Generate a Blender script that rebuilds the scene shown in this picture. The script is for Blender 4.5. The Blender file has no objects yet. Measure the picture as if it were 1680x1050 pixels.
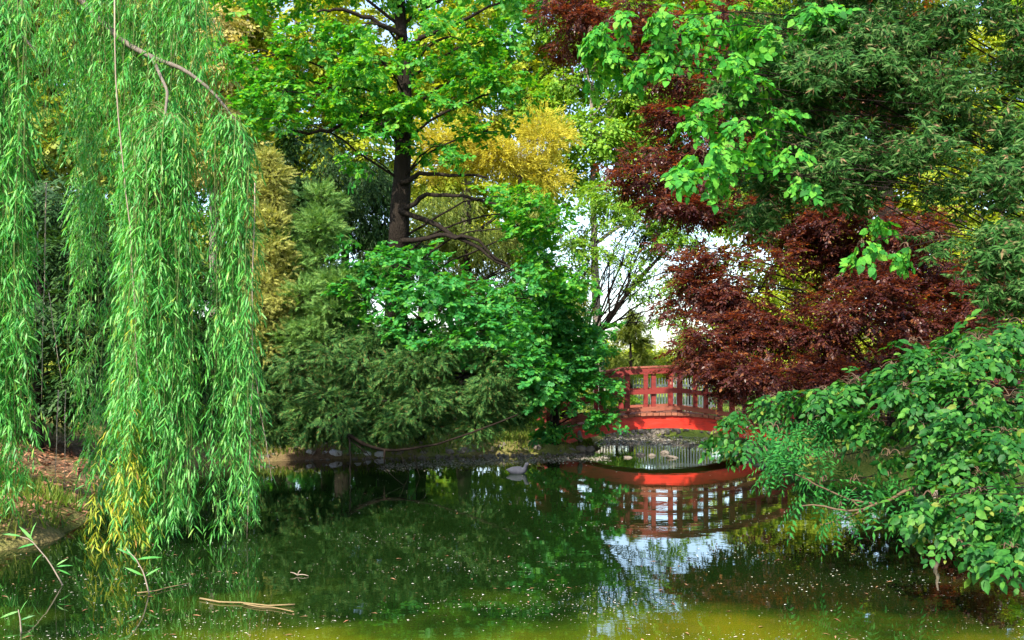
import bpy, math, random
import numpy as np

random.seed(7)
RNG = np.random.default_rng(11)
scene = bpy.context.scene
COL = scene.collection

# ------------------------------------------------------------------ camera
F, EYE, YH, CX = 1633.0, 1.9, 608.0, 840.0      # focal length in photo pixels, eye height over the water, horizon row
cam_d = bpy.data.cameras.new('camera')
cam = bpy.data.objects.new('camera', cam_d)
COL.objects.link(cam)
cam.location = (0, 0, EYE)
cam.rotation_euler = (math.radians(90), 0, 0)
cam_d.sensor_width = 36.0
cam_d.lens = F / 1680.0 * 36.0
cam_d.shift_y = (YH - 525.0) / 1680.0
cam_d.clip_start = 0.05
cam_d.clip_end = 1500
scene.camera = cam

# ------------------------------------------------------------------ sky, sun, exposure
SUN = np.array([-0.30, -0.66, 0.70]); SUN /= np.linalg.norm(SUN)
world = bpy.data.worlds.new('World')
scene.world = world
world.use_nodes = True
wn = world.node_tree
sky = wn.nodes.new('ShaderNodeTexSky')
sky.sky_type = 'NISHITA'
sky.sun_disc = False
sky.sun_elevation = math.asin(SUN[2])
sky.sun_rotation = math.atan2(SUN[0], SUN[1])
sky.air_density = 1.0
sky.dust_density = 1.6
sky.ozone_density = 1.0
wn.nodes['Background'].inputs['Strength'].default_value = 0.15
wn.links.new(sky.outputs[0], wn.nodes['Background'].inputs['Color'])

sun_d = bpy.data.lights.new('sun', 'SUN')
sun_d.energy = 3.8
sun_d.angle = math.radians(0.5)
sun_d.color = (1.0, 0.91, 0.76)
sun = bpy.data.objects.new('sun', sun_d)
COL.objects.link(sun)
from mathutils import Vector, Matrix
sun.rotation_euler = Vector(SUN).to_track_quat('Z', 'Y').to_euler()
sun.location = (-30, -20, 40)

scene.view_settings.view_transform = 'Standard'
scene.view_settings.look = 'None'
scene.view_settings.exposure = 1.76
scene.view_settings.gamma = 1.0
scene.view_settings.use_curve_mapping = False
scene.render.engine = 'CYCLES'
scene.cycles.max_bounces = 10
scene.cycles.diffuse_bounces = 5
scene.cycles.glossy_bounces = 4
scene.cycles.transmission_bounces = 6
scene.cycles.caustics_reflective = False
scene.cycles.caustics_refractive = False


# ------------------------------------------------------------------ helpers
def P(px, py, Y):
    """world point seen at photo pixel (px, py) at distance Y"""
    return np.array([(px - CX) / F * Y, Y, EYE + (YH - py) / F * Y])


def W(px, py):
    """point on the water plane"""
    Y = F * EYE / (py - YH)
    return np.array([(px - CX) / F * Y, Y, 0.0])


def tag(o, label=None, cat=None, group=None, kind=None):
    if label: o['label'] = label
    if cat: o['category'] = cat
    if group: o['group'] = group
    if kind: o['kind'] = kind
    return o


def empty(name, loc, label, cat, group=None):
    o = bpy.data.objects.new(name, None)
    COL.objects.link(o)
    o.location = tuple(float(v) for v in loc)
    o.empty_display_size = 0.1
    return tag(o, label, cat, group)


class Acc:
    """collects triangles / quads"""
    def __init__(s):
        s.v, s.f, s.n = [], [], 0

    def add(s, v, f):
        v = np.asarray(v, float).reshape(-1, 3)
        s.v.append(v)
        s.f.append(np.asarray(f, np.int64) + s.n)
        s.n += len(v)

    def leaves(s, tv, tf, M, T):
        if len(T) == 0: return
        v = np.einsum('nij,vj->nvi', M, tv) + T[:, None, :]
        f = tf[None] + (np.arange(len(T)) * len(tv))[:, None, None]
        s.add(v.reshape(-1, 3), f.reshape(-1, tf.shape[1]))

    def tube(s, pts, rad, sides=6, jitter=0.0, cap=True):
        pts = np.asarray(pts, float)
        rad = np.broadcast_to(np.asarray(rad, float), (len(pts),))
        d = np.gradient(pts, axis=0)
        d /= np.linalg.norm(d, axis=1)[:, None] + 1e-9
        ref = np.array([0.37, 0.61, 0.7]) if abs(d[0] @ np.array([0.37, 0.61, 0.7])) < 0.9 else np.array([1., 0, 0])
        u = ref - (d @ ref)[:, None] * d
        u /= np.linalg.norm(u, axis=1)[:, None] + 1e-9
        w = np.cross(d, u)
        a = np.arange(sides) / sides * 2 * math.pi
        r = rad[:, None] * (1 + (RNG.uniform(-jitter, jitter, (len(pts), sides)) if jitter else 0))
        v = pts[:, None, :] + r[..., None] * (np.cos(a)[None, :, None] * u[:, None, :] + np.sin(a)[None, :, None] * w[:, None, :])
        i = np.arange(len(pts) - 1)[:, None] * sides
        k = np.arange(sides)[None]
        k2 = (k + 1) % sides
        f = np.stack([i + k, i + k2, i + sides + k2, i + sides + k], -1).reshape(-1, 4)
        n0 = len(pts) * sides
        s.add(np.vstack([v.reshape(-1, 3), pts[-1:], pts[:1]]), f)
        if cap:
            b = (len(pts) - 1) * sides
            kk = np.arange(sides)
            e1 = np.stack([b + kk, b + (kk + 1) % sides, np.full(sides, n0), np.full(sides, n0)], -1)
            e2 = np.stack([(kk + 1) % sides, kk, np.full(sides, n0 + 1), np.full(sides, n0 + 1)], -1)
            for e in (e1, e2):
                s.f.append(e + (s.n - len(v.reshape(-1, 3)) - 2))

    def box(s, c, h, R=None):
        c = np.asarray(c, float)
        q = np.array([[x, y, z] for x in (-1, 1) for y in (-1, 1) for z in (-1, 1)], float) * np.asarray(h, float)
        if R is not None: q = q @ np.asarray(R).T
        s.add(q + c, [[0, 1, 3, 2], [4, 6, 7, 5], [0, 4, 5, 1], [2, 3, 7, 6], [0, 2, 6, 4], [1, 5, 7, 3]])

    def mesh(s, name, mat, smooth=False):
        me = bpy.data.meshes.new(name)
        v = np.vstack(s.v)
        tris, quads = [], []
        for f in s.f:
            if f.shape[1] == 3: tris.append(f)
            else:
                deg = f[:, 2] == f[:, 3]
                if deg.any(): tris.append(f[deg][:, :3])
                if (~deg).any(): quads.append(f[~deg])
        t = np.vstack(tris) if tris else np.zeros((0, 3), np.int64)
        q = np.vstack(quads) if quads else np.zeros((0, 4), np.int64)
        loops = np.concatenate([t.ravel(), q.ravel()]).astype(np.int32)
        starts = np.concatenate([np.arange(len(t)) * 3, len(t) * 3 + np.arange(len(q)) * 4]).astype(np.int32)
        me.vertices.add(len(v)); me.vertices.foreach_set('co', v.astype(np.float32).ravel())
        me.loops.add(len(loops)); me.loops.foreach_set('vertex_index', loops)
        me.polygons.add(len(starts)); me.polygons.foreach_set('loop_start', starts)
        flat = name in ('girder', 'plank', 'post', 'bottom_rail', 'middle_rail', 'top_rail', 'cap_rail', 'picket', 'fence_rail', 'stone', 'pebbles')
        me.polygons.foreach_set('use_smooth', np.full(len(starts), not flat, bool))
        me.update(calc_edges=True)
        me.validate()
        if mat: me.materials.append(mat)
        return me

    def build(s, name, mat, parent=None, origin=None, smooth=False, kind=None):
        """link as ONE mesh object; vertices given in world space"""
        if not s.v: return None
        o0 = np.array(parent.location) if parent is not None else (np.asarray(origin, float) if origin is not None else np.zeros(3))
        s.v = [x - o0 for x in s.v]
        o = bpy.data.objects.new(name, s.mesh(name, mat, smooth))
        COL.objects.link(o)
        if parent is not None: o.parent = parent
        elif origin is not None: o.location = tuple(o0)
        if kind: o['kind'] = kind
        return o


# ------------------------------------------------------------------ materials
def new_mat(name):
    m = bpy.data.materials.new(name)
    m.use_nodes = True
    nt = m.node_tree
    return m, nt, nt.nodes['Principled BSDF'], nt.nodes['Material Output']


def ramp(nt, cols, pos=None):
    r = nt.nodes.new('ShaderNodeValToRGB')
    e = r.color_ramp.elements
    n = len(cols)
    while len(e) < n: e.new(0.5)
    for i, c in enumerate(cols):
        e[i].position = (pos[i] if pos else i / max(1, n - 1))
        e[i].color = (*c, 1)
    return r


def leaf_mat(name, cols, trans=(1.3, 1.2, 0.5), tf=0.45, rough=0.5, spec=0.25, pos=None):
    m, nt, b, out = new_mat(name)
    g = nt.nodes.new('ShaderNodeNewGeometry')
    oi = nt.nodes.new('ShaderNodeObjectInfo')
    a = nt.nodes.new('ShaderNodeMath'); a.operation = 'ADD'
    fr = nt.nodes.new('ShaderNodeMath'); fr.operation = 'FRACT'
    nt.links.new(g.outputs['Random Per Island'], a.inputs[0])
    nt.links.new(oi.outputs['Random'], a.inputs[1])
    nt.links.new(a.outputs[0], fr.inputs[0])
    r0 = ramp(nt, cols, pos)
    nt.links.new(fr.outputs[0], r0.inputs[0])
    nv = nt.nodes.new('ShaderNodeTexNoise'); nv.inputs['Scale'].default_value = 38; nv.inputs['Detail'].default_value = 2
    nt.links.new(g.outputs['Position'], nv.inputs['Vector'])
    nm = nt.nodes.new('ShaderNodeMapRange'); nm.inputs[1].default_value = .3; nm.inputs[2].default_value = .7
    nm.inputs[3].default_value = .72; nm.inputs[4].default_value = 1.28
    nt.links.new(nv.outputs['Fac'], nm.inputs[0])
    r = nt.nodes.new('ShaderNodeVectorMath'); r.operation = 'SCALE'
    nt.links.new(r0.outputs[0], r.inputs[0]); nt.links.new(nm.outputs[0], r.inputs['Scale'])
    nt.links.new(r.outputs[0], b.inputs['Base Color'])
    b.inputs['Roughness'].default_value = rough
    b.inputs['Specular IOR Level'].default_value = spec
    mul = nt.nodes.new('ShaderNodeMix'); mul.data_type = 'RGBA'; mul.blend_type = 'MULTIPLY'
    mul.inputs[0].default_value = 1.0
    nt.links.new(r.outputs[0], mul.inputs[6])
    mul.inputs[7].default_value = (*trans, 1)
    t = nt.nodes.new('ShaderNodeBsdfTranslucent')
    nt.links.new(mul.outputs[2], t.inputs['Color'])
    mx = nt.nodes.new('ShaderNodeMixShader')
    mx.inputs[0].default_value = tf
    nt.links.new(b.outputs[0], mx.inputs[1]); nt.links.new(t.outputs[0], mx.inputs[2])
    nt.links.new(mx.outputs[0], out.inputs['Surface'])
    return m


def rough_mat(name, cols, scale=4.0, detail=8, stretch=(1, 1, 1), rough=0.85, bump=0.4, dist=0.03, spec=0.3, pos=None, coord='Object'):
    m, nt, b, out = new_mat(name)
    tc = nt.nodes.new('ShaderNodeTexCoord')
    mp = nt.nodes.new('ShaderNodeMapping'); mp.inputs['Scale'].default_value = stretch
    nt.links.new(tc.outputs[coord], mp.inputs[0])
    n = nt.nodes.new('ShaderNodeTexNoise')
    n.inputs['Scale'].default_value = scale; n.inputs['Detail'].default_value = detail
    n.inputs['Roughness'].default_value = 0.65
    nt.links.new(mp.outputs[0], n.inputs['Vector'])
    r = ramp(nt, cols, pos)
    nt.links.new(n.outputs['Fac'], r.inputs[0])
    nt.links.new(r.outputs[0], b.inputs['Base Color'])
    b.inputs['Roughness'].default_value = rough
    b.inputs['Specular IOR Level'].default_value = spec
    if bump:
        bp = nt.nodes.new('ShaderNodeBump')
        bp.inputs['Strength'].default_value = bump; bp.inputs['Distance'].default_value = dist
        n2 = nt.nodes.new('ShaderNodeTexNoise')
        n2.inputs['Scale'].default_value = scale * 3; n2.inputs['Detail'].default_value = 6
        nt.links.new(mp.outputs[0], n2.inputs['Vector'])
        nt.links.new(n2.outputs['Fac'], bp.inputs['Height'])
        nt.links.new(bp.outputs[0], b.inputs['Normal'])
    return m


M_BARK = rough_mat('dark_bark', [(0.006, 0.005, 0.004), (0.018, 0.014, 0.011), (0.042, 0.033, 0.026)], 5, stretch=(4, 4, 0.8), bump=1.0, dist=0.04, spec=.08)
M_DEAD = rough_mat('dark_dead_wood', [(0.006, 0.005, 0.004), (0.016, 0.012, 0.009), (0.03, 0.024, 0.019)], 7, bump=.8, dist=.02, spec=.05)  # near-black brown mottling for the dead boughs and twigs
M_BARK2 = rough_mat('grey_bark', [(0.05, 0.042, 0.035), (0.13, 0.11, 0.09), (0.20, 0.17, 0.14)], 6, stretch=(4, 4, 0.8), bump=0.8, dist=0.02)
M_TWIG = rough_mat('twig_bark', [(0.05, 0.03, 0.018), (0.13, 0.085, 0.05)], 12, bump=0)
M_WTWIG = rough_mat('willow_twig', [(0.07, 0.11, 0.03), (0.14, 0.17, 0.05)], 12, bump=0)
M_PALETWIG = rough_mat('pale_twig', [(0.16, 0.12, 0.09), (0.32, 0.26, 0.20)], 12, bump=0)

L_WILLOW = leaf_mat('willow_leaf', [(0.03, 0.19, 0.036), (0.055, 0.28, 0.05), (0.10, 0.35, 0.06), (0.17, 0.41, 0.10), (0.24, 0.36, 0.06)], (1.3, 1.25, 0.5), 0.42, 0.45, 0.3, [0, .3, .65, .95, .985])
L_WYEL = leaf_mat('willow_yellow_leaf', [(0.26, 0.31, 0.02), (0.36, 0.40, 0.04), (0.18, 0.31, 0.03), (0.42, 0.40, 0.03), (0.28, 0.15, 0.04)], (1.2, 1.1, 0.5), 0.4, pos=[0, .3, .6, .9, .98])
L_OAK = leaf_mat('oak_leaf', [(0.018, 0.14, 0.032), (0.035, 0.22, 0.046), (0.055, 0.27, 0.046), (0.10, 0.31, 0.04)], (1.8, 1.5, 0.35), 0.45)
L_OAKTOP = leaf_mat('sunlit_oak_leaf', [(0.02, 0.15, 0.022), (0.04, 0.23, 0.026), (0.075, 0.29, 0.026), (0.17, 0.35, 0.025)], (1.8, 1.5, 0.35), 0.48)
L_BACK = leaf_mat('yellow_green_leaf', [(0.16, 0.26, 0.02), (0.27, 0.36, 0.03), (0.38, 0.41, 0.04), (0.22, 0.34, 0.03)], (1.5, 1.3, 0.4), 0.5)
L_LIME = leaf_mat('light_green_leaf', [(0.08, 0.22, 0.02), (0.15, 0.32, 0.03), (0.25, 0.38, 0.04)], (1.5, 1.3, 0.4), 0.5)
L_GOLD = leaf_mat('golden_leaf', [(0.34, 0.32, 0.03), (0.50, 0.46, 0.05), (0.40, 0.40, 0.04)], (1.3, 1.1, 0.4), 0.45)
L_TAN = leaf_mat('tan_gold_leaf', [(0.28, 0.25, 0.08), (0.44, 0.38, 0.14), (0.34, 0.36, 0.08)], (1.2, 1.1, 0.5), 0.45)
L_OLIVE = leaf_mat('olive_willow_leaf', [(0.10, 0.16, 0.03), (0.18, 0.25, 0.04), (0.26, 0.29, 0.05)], (1.3, 1.2, 0.4), 0.45)
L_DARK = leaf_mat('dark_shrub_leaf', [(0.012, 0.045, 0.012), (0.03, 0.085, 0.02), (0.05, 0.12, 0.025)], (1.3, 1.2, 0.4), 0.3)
L_YEW = leaf_mat('yew_needle', [(0.014, 0.065, 0.018), (0.03, 0.11, 0.026), (0.065, 0.16, 0.034), (0.14, 0.21, 0.05), (0.20, 0.10, 0.04)], (1.2, 1.2, 0.5), 0.25, 0.6, 0.15, [0, .35, .7, .95, .985])
L_JUN = leaf_mat('juniper_frond', [(0.06, 0.17, 0.045), (0.12, 0.26, 0.06), (0.22, 0.33, 0.08)], (1.2, 1.2, 0.5), 0.3, 0.6, 0.15)
L_GOLDCON = leaf_mat('golden_conifer_frond', [(0.18, 0.25, 0.05), (0.34, 0.36, 0.09), (0.46, 0.43, 0.14)], (1.2, 1.1, 0.5), 0.35, 0.6, 0.15)
L_COPPER = leaf_mat('copper_beech_leaf', [(0.032, 0.011, 0.013), (0.060, 0.018, 0.018), (0.10, 0.031, 0.021), (0.042, 0.014, 0.018), (0.20, 0.075, 0.02)], (2.7, 1.6, 0.6), 0.42, 0.4, 0.35)
L_LINDEN = leaf_mat('linden_leaf', [(0.018, 0.12, 0.018), (0.036, 0.22, 0.026), (0.08, 0.31, 0.032), (0.15, 0.36, 0.04)], (1.7, 1.5, 0.45), 0.45, 0.6, 0.15)
L_HOLM = leaf_mat('grey_green_leaf', [(0.014, 0.06, 0.013), (0.026, 0.095, 0.018), (0.045, 0.13, 0.026), (0.11, 0.18, 0.06), (0.20, 0.13, 0.07)], (1.4, 1.3, 0.4), 0.3, 0.6, 0.1, [0, .35, .7, .93, .985])
L_LAUREL = leaf_mat('laurel_leaf', [(0.008, 0.062, 0.012), (0.017, 0.10, 0.016), (0.034, 0.145, 0.02), (0.075, 0.21, 0.028), (0.17, 0.21, 0.03)], (1.6, 1.5, 0.4), 0.38, 0.5, 0.2, [0, .35, .7, .95, .995])
L_ROBINIA = leaf_mat('pinnate_leaflet', [(0.018, 0.12, 0.03), (0.03, 0.18, 0.036), (0.055, 0.23, 0.04)], (1.4, 1.3, 0.4), 0.4, 0.6, 0.12)
L_GRASS = leaf_mat('grass_blade', [(0.05, 0.12, 0.015), (0.12, 0.2, 0.02), (0.2, 0.22, 0.04)], (1.3, 1.2, 0.4), 0.4)
L_DRYGRASS = leaf_mat('dry_grass_blade', [(0.30, 0.27, 0.06), (0.40, 0.33, 0.10), (0.22, 0.27, 0.05)], (1.2, 1.1, 0.5), 0.35)
L_LITTER = leaf_mat('fallen_leaf', [(0.10, 0.035, 0.02), (0.22, 0.09, 0.05), (0.34, 0.18, 0.10), (0.14, 0.06, 0.04)], (1.1, 1, 0.8), 0.1)
L_FLECK = leaf_mat('floating_petal', [(0.20, 0.17, 0.12), (0.45, 0.42, 0.36), (0.62, 0.60, 0.55), (0.35, 0.22, 0.12)], (1, 1, 1), 0.05)


# ------------------------------------------------------------------ leaf shapes (length along x, normal along z)
def T_(v, f): return np.array(v, float), np.array(f, np.int64)

LANCE = T_([[0, 0, 0], [.3, .058, .015], [.3, -.058, .015], [.68, .05, -.05], [.68, -.05, -.05], [1, 0, -.17]],
           [[0, 2, 1], [1, 2, 4], [1, 4, 3], [3, 4, 5]])
OVATE = T_([[0, 0, 0], [.35, 0, -.02], [.7, 0, -.05], [1, 0, -.14], [.22, .25, .06], [.6, .27, .03], [.22, -.25, .06], [.6, -.27, .03]],
           [[0, 1, 4], [4, 1, 5], [1, 2, 5], [5, 2, 3], [0, 6, 1], [6, 7, 1], [1, 7, 2], [7, 3, 2]])
HEART = T_([[0, 0, 0], [.35, 0, -.02], [.7, 0, -.07], [1.04, 0, -.2], [-.06, .2, .05], [.2, .4, .05], [.62, .33, -.02], [-.06, -.2, .05], [.2, -.4, .05], [.62, -.33, -.02]],
           [[0, 1, 4], [4, 1, 5], [5, 1, 6], [1, 2, 6], [6, 2, 3], [0, 7, 1], [7, 8, 1], [8, 9, 1], [1, 9, 2], [9, 3, 2]])
ELLIP = T_([[0, 0, 0], [.5, 0, -.02], [1, 0, -.08], [.4, .16, .03], [.4, -.16, .03]],
           [[0, 1, 3], [3, 1, 2], [0, 4, 1], [4, 2, 1]])
WIDE = (ELLIP[0] * np.array([1, 1.7, 1]), ELLIP[1])
SLIM = (ELLIP[0] * np.array([1, .75, 1]), ELLIP[1])
_o = [[0, 0], [.2, .10], [.30, .22], [.42, .13], [.55, .33], [.68, .2], [.85, .26], [.9, .1], [1, 0]]
OAKV = [[x, y, .04 * math.sin(x * 5)] for x, y in _o] + [[x, -y, .04 * math.sin(x * 5)] for x, y in _o[1:-1]] + [[.5, 0, -.04]]
_n = len(_o)
_ring = list(range(_n)) + list(range(len(OAKV) - 2, _n - 1, -1))
OAK = T_(OAKV, [[_ring[i], len(OAKV) - 1, _ring[(i + 1) % len(_ring)]] for i in range(len(_ring))])
DIAM = T_([[0, 0, 0], [.5, .3, .06], [.5, -.3, .06], [1, 0, -.06]], [[0, 3, 1], [0, 2, 3]])
NARROW = T_([[0, 0, 0], [.5, .1, .02], [.5, -.1, .02], [1, 0, -.1]], [[0, 3, 1], [0, 2, 3]])
NEED = T_([[0, .09, 0], [0, -.09, 0], [1, 0, -.06]], [[0, 1, 2]])


def frames(ax, nr):
    """n x 3 x 3 rotation with columns axis, side, normal"""
    ax = ax / (np.linalg.norm(ax, axis=1)[:, None] + 1e-9)
    sd = np.cross(nr, ax)
    sd /= np.linalg.norm(sd, axis=1)[:, None] + 1e-9
    nz = np.cross(ax, sd)
    return np.stack([ax, sd, nz], -1)


def spray(kind, rng):
    """leaf frames on one twig of unit length along +x, top +z -> (M, T)"""
    ax, nr, T, S = [], [], [], []
    if kind == 'broad':                      # flat alternate twig (beech, linden, laurel)
        for ofs, ang, ln in ((0, 0, 1.0), (.25, .7, .5), (.4, -.7, .5)):
            n = int(9 * ln) + 1
            for i in range(n):
                t = (i + .6) / n
                d = np.array([math.cos(ang), math.sin(ang), -0.25 * t])
                p = np.array([ofs, 0, -0.08 * ofs]) + d * t * ln * (1 - ofs * .4)
                sgn = 1 if i % 2 else -1
                a = ang + sgn * rng.uniform(.5, 1.1) * (0 if i == n - 1 else 1)
                T.append(p + rng.normal(0, .02, 3)); ax.append([math.cos(a), math.sin(a), rng.uniform(-.55, .1)])
                nr.append([rng.normal(0, .3), rng.normal(0, .3), 1]); S.append(rng.uniform(.13, .32))
    elif kind == 'tuft':                     # rosettes at twig ends (oak)
        for c in range(4):
            p = np.array([.25 + .25 * c, rng.uniform(-.35, .35), rng.uniform(-.1, .1)])
            for i in range(7):
                a = i / 7 * 6.28 + rng.uniform(0, .6)
                up = rng.uniform(-.5, .5)
                T.append(p + rng.normal(0, .02, 3)); ax.append([math.cos(a) + .3, math.sin(a), up - .15])
                nr.append([rng.normal(0, .35), rng.normal(0, .35), 1]); S.append(rng.uniform(.2, .36))
    elif kind == 'rosette':                  # narrow leaves whorled at the tip (grey-green evergreen)
        for c in range(3):
            p = np.array([.3 + .33 * c, rng.uniform(-.22, .22), rng.uniform(-.15, .15)])
            for i in range(9):
                a = i / 9 * 6.28 + rng.uniform(0, .5)
                T.append(p + np.array([-.02 * i, 0, 0])); ax.append([.55, math.cos(a), math.sin(a) * .7 - .35])
                nr.append([1.0, rng.normal(0, .5), .8]); S.append(rng.uniform(.24, .38))
    elif kind == 'frond':                    # feathery conifer spray
        n = 15
        for i in range(n):
            t = (i + .5) / n
            p = np.array([t, 0, -.22 * t * t])
            for sgn in (-1, 1):
                a = sgn * rng.uniform(.5, .9)
                T.append(p); ax.append([math.cos(a), math.sin(a), rng.uniform(-.35, .15)])
                nr.append([rng.normal(0, .4), rng.normal(0, .4), 1]); S.append((.42 - .28 * t) * rng.uniform(.7, 1.2))
        T.append(np.array([.95, 0, -.2])); ax.append([1, 0, -.4]); nr.append([0, 0, 1]); S.append(.2)
    elif kind == 'weep':                     # drooping narrow leaves
        for i in range(22):
            t = i / 22
            p = np.array([t, rng.normal(0, .05), rng.normal(0, .05)])
            T.append(p); ax.append([1, rng.normal(0, .5), rng.normal(0, .5)])
            nr.append(rng.normal(0, 1, 3)); S.append(rng.uniform(.18, .3))
    elif kind == 'pinnate':                  # compound leaves, pairs of leaflets on a rachis
        for c in range(3):
            a0 = (c - 1) * .75 + rng.uniform(-.15, .15)
            d = np.array([math.cos(a0), math.sin(a0), 0.0])
            b = np.array([.12 * c, 0, 0])
            for i in range(7):
                t = .15 + i * .13
                p = b + d * t + np.array([0, 0, -.25 * t * t])
                for sgn in (-1, 1):
                    a = a0 + sgn * 1.15
                    T.append(p); ax.append([math.cos(a), math.sin(a), -.25]); nr.append([rng.normal(0, .12), rng.normal(0, .12), 1]); S.append(rng.uniform(.17, .22))
            T.append(b + d * 1.05 + np.array([0, 0, -.27])); ax.append([*d[:2], -.4]); nr.append([0, 0, 1]); S.append(.2)
    M = frames(np.array(ax, float), np.array(nr, float)) * np.array(S)[:, None, None]
    return M, np.array(T, float)


SPRAYS = {k: [spray(k, RNG) for _ in range(7)] for k in ('broad', 'tuft', 'rosette', 'frond', 'weep', 'pinnate')}


def unit(n):
    v = RNG.normal(0, 1, (n, 3))
    return v / np.linalg.norm(v, axis=1)[:, None]


def bend(a, b, sag=0.0, n=7, wob=0.05):
    """curved path from a to b; sag > 0 arches upward"""
    a, b = np.asarray(a, float), np.asarray(b, float)
    t = np.linspace(0, 1, n)[:, None]
    L = np.linalg.norm(b - a)
    p = a + (b - a) * t
    p[:, 2] += (4 * t * (1 - t))[:, 0] * sag
    w = RNG.normal(0, wob * L, (n, 3)); w[0] = w[-1] = 0
    w[1:-1] = (w[1:-1] + w[:-2] + w[2:]) / 3
    return p + w


def in_view(T, m=0):
    px = CX + T[:, 0] / T[:, 1] * F
    py = YH - (T[:, 2] - EYE) / T[:, 1] * F
    return (px > -m) & (px < 1680 + m) & (py > -m) & (py < 1050 + m) & (T[:, 1] > 1)


def leaf_area(leaf):
    v, f = leaf
    return float(np.linalg.norm(np.cross(v[f[:, 1]] - v[f[:, 0]], v[f[:, 2]] - v[f[:, 0]]), axis=1).sum() / 2)


def scatter(pads, cover, per_spray, size, sub=1.0, shell=0.45):
    """clump centres and spray positions for ellipsoid pads (px, py, Y, rx, ry, depth[, weight])"""
    out = []
    for pd in pads:
        px, py, Y, rx, ry, dp = pd[:6]
        w = pd[6] if len(pd) > 6 else 1.0
        c = P(px, py, Y)
        R = np.array([rx / F * Y, dp, ry / F * Y])
        front = math.pi * R[0] * R[2]
        R = np.maximum(R - .45 * size, R * .5)
        vol = R[0] * R[1] + R[0] * R[2] + R[1] * R[2]
        nc = max(3, int(round(vol * 1.8 * sub)))
        n = max(4, int(front * cover * w / per_spray))
        cu = unit(nc) * (shell + (1 - shell) * RNG.random((nc, 1)) ** .6)
        cc = c + cu * R
        k = RNG.integers(0, nc, n)
        cr = np.minimum(R, np.cbrt(R.prod() / nc) * 1.0 + .1 * size)
        loc = unit(n) * RNG.random((n, 1)) ** .45
        loc[:, 2] *= .75
        pos = cc[k] + loc * cr
        outw = (pos - c) / R * .5 + loc * .8
        out.append((c, R, cc, pos, outw, k))
    return out


def crown(pads, kind, leaf, size, density, sub=1.0, droop=0.15, upn=0.9, shell=.45, spread=.25):
    """-> leaf frames M, T (world) and list of (clump centre, spray points)"""
    Ms, Ts, clumps = [], [], []
    per = np.mean([(np.linalg.norm(M[:, :, 0], axis=1) ** 2).sum() for M, T in SPRAYS[kind]]) * size ** 2 * leaf_area(leaf)
    for c, R, cc, pos, outw, k in scatter(pads, density, per, size, sub, shell):
        n = len(pos)
        ax = outw * np.array([1, 1, .5]) + RNG.normal(0, .35, (n, 3))
        ax[:, 2] -= droop * 2
        nr = outw * .7 + np.array([0, 0, upn]) + RNG.normal(0, spread, (n, 3))
        Rm = frames(ax, nr)
        s = size * RNG.uniform(.75, 1.3, n)
        var = RNG.integers(0, 7, n)
        for q in range(7):
            sel = var == q
            if not sel.any(): continue
            M0, T0 = SPRAYS[kind][q]
            Rs = Rm[sel]
            M = np.einsum('nij,ljk->nlik', Rs, M0) * s[sel][:, None, None, None]
            T = np.einsum('nij,lj->nli', Rs, T0) * s[sel][:, None, None] + pos[sel][:, None, :]
            Ms.append(M.reshape(-1, 3, 3)); Ts.append(T.reshape(-1, 3))
        clumps.append((c, R, cc, pos, k))
    return np.vstack(Ms), np.vstack(Ts), clumps


def near_leaves(root, M, T, leaf, mat, n):
    """the n leaves that show largest become objects of their own; returns mask of the rest"""
    sc = np.linalg.norm(M[:, :, 0], axis=1) / T[:, 1] * np.where(in_view(T, -6), 1, 0)
    idx = np.argsort(-sc)[:n]
    a = Acc(); a.add(*leaf)
    me = a.mesh('leaf', mat)
    base = np.array(root.location)
    for i in idx:
        o = bpy.data.objects.new('leaf', me)
        mm = np.eye(4); mm[:3, :3] = M[i]; mm[:3, 3] = T[i] - base
        COL.objects.link(o)
        o.parent = root
        o.matrix_basis = Matrix(mm.tolist())
    keep = np.ones(len(T), bool); keep[idx] = False
    return keep


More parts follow.
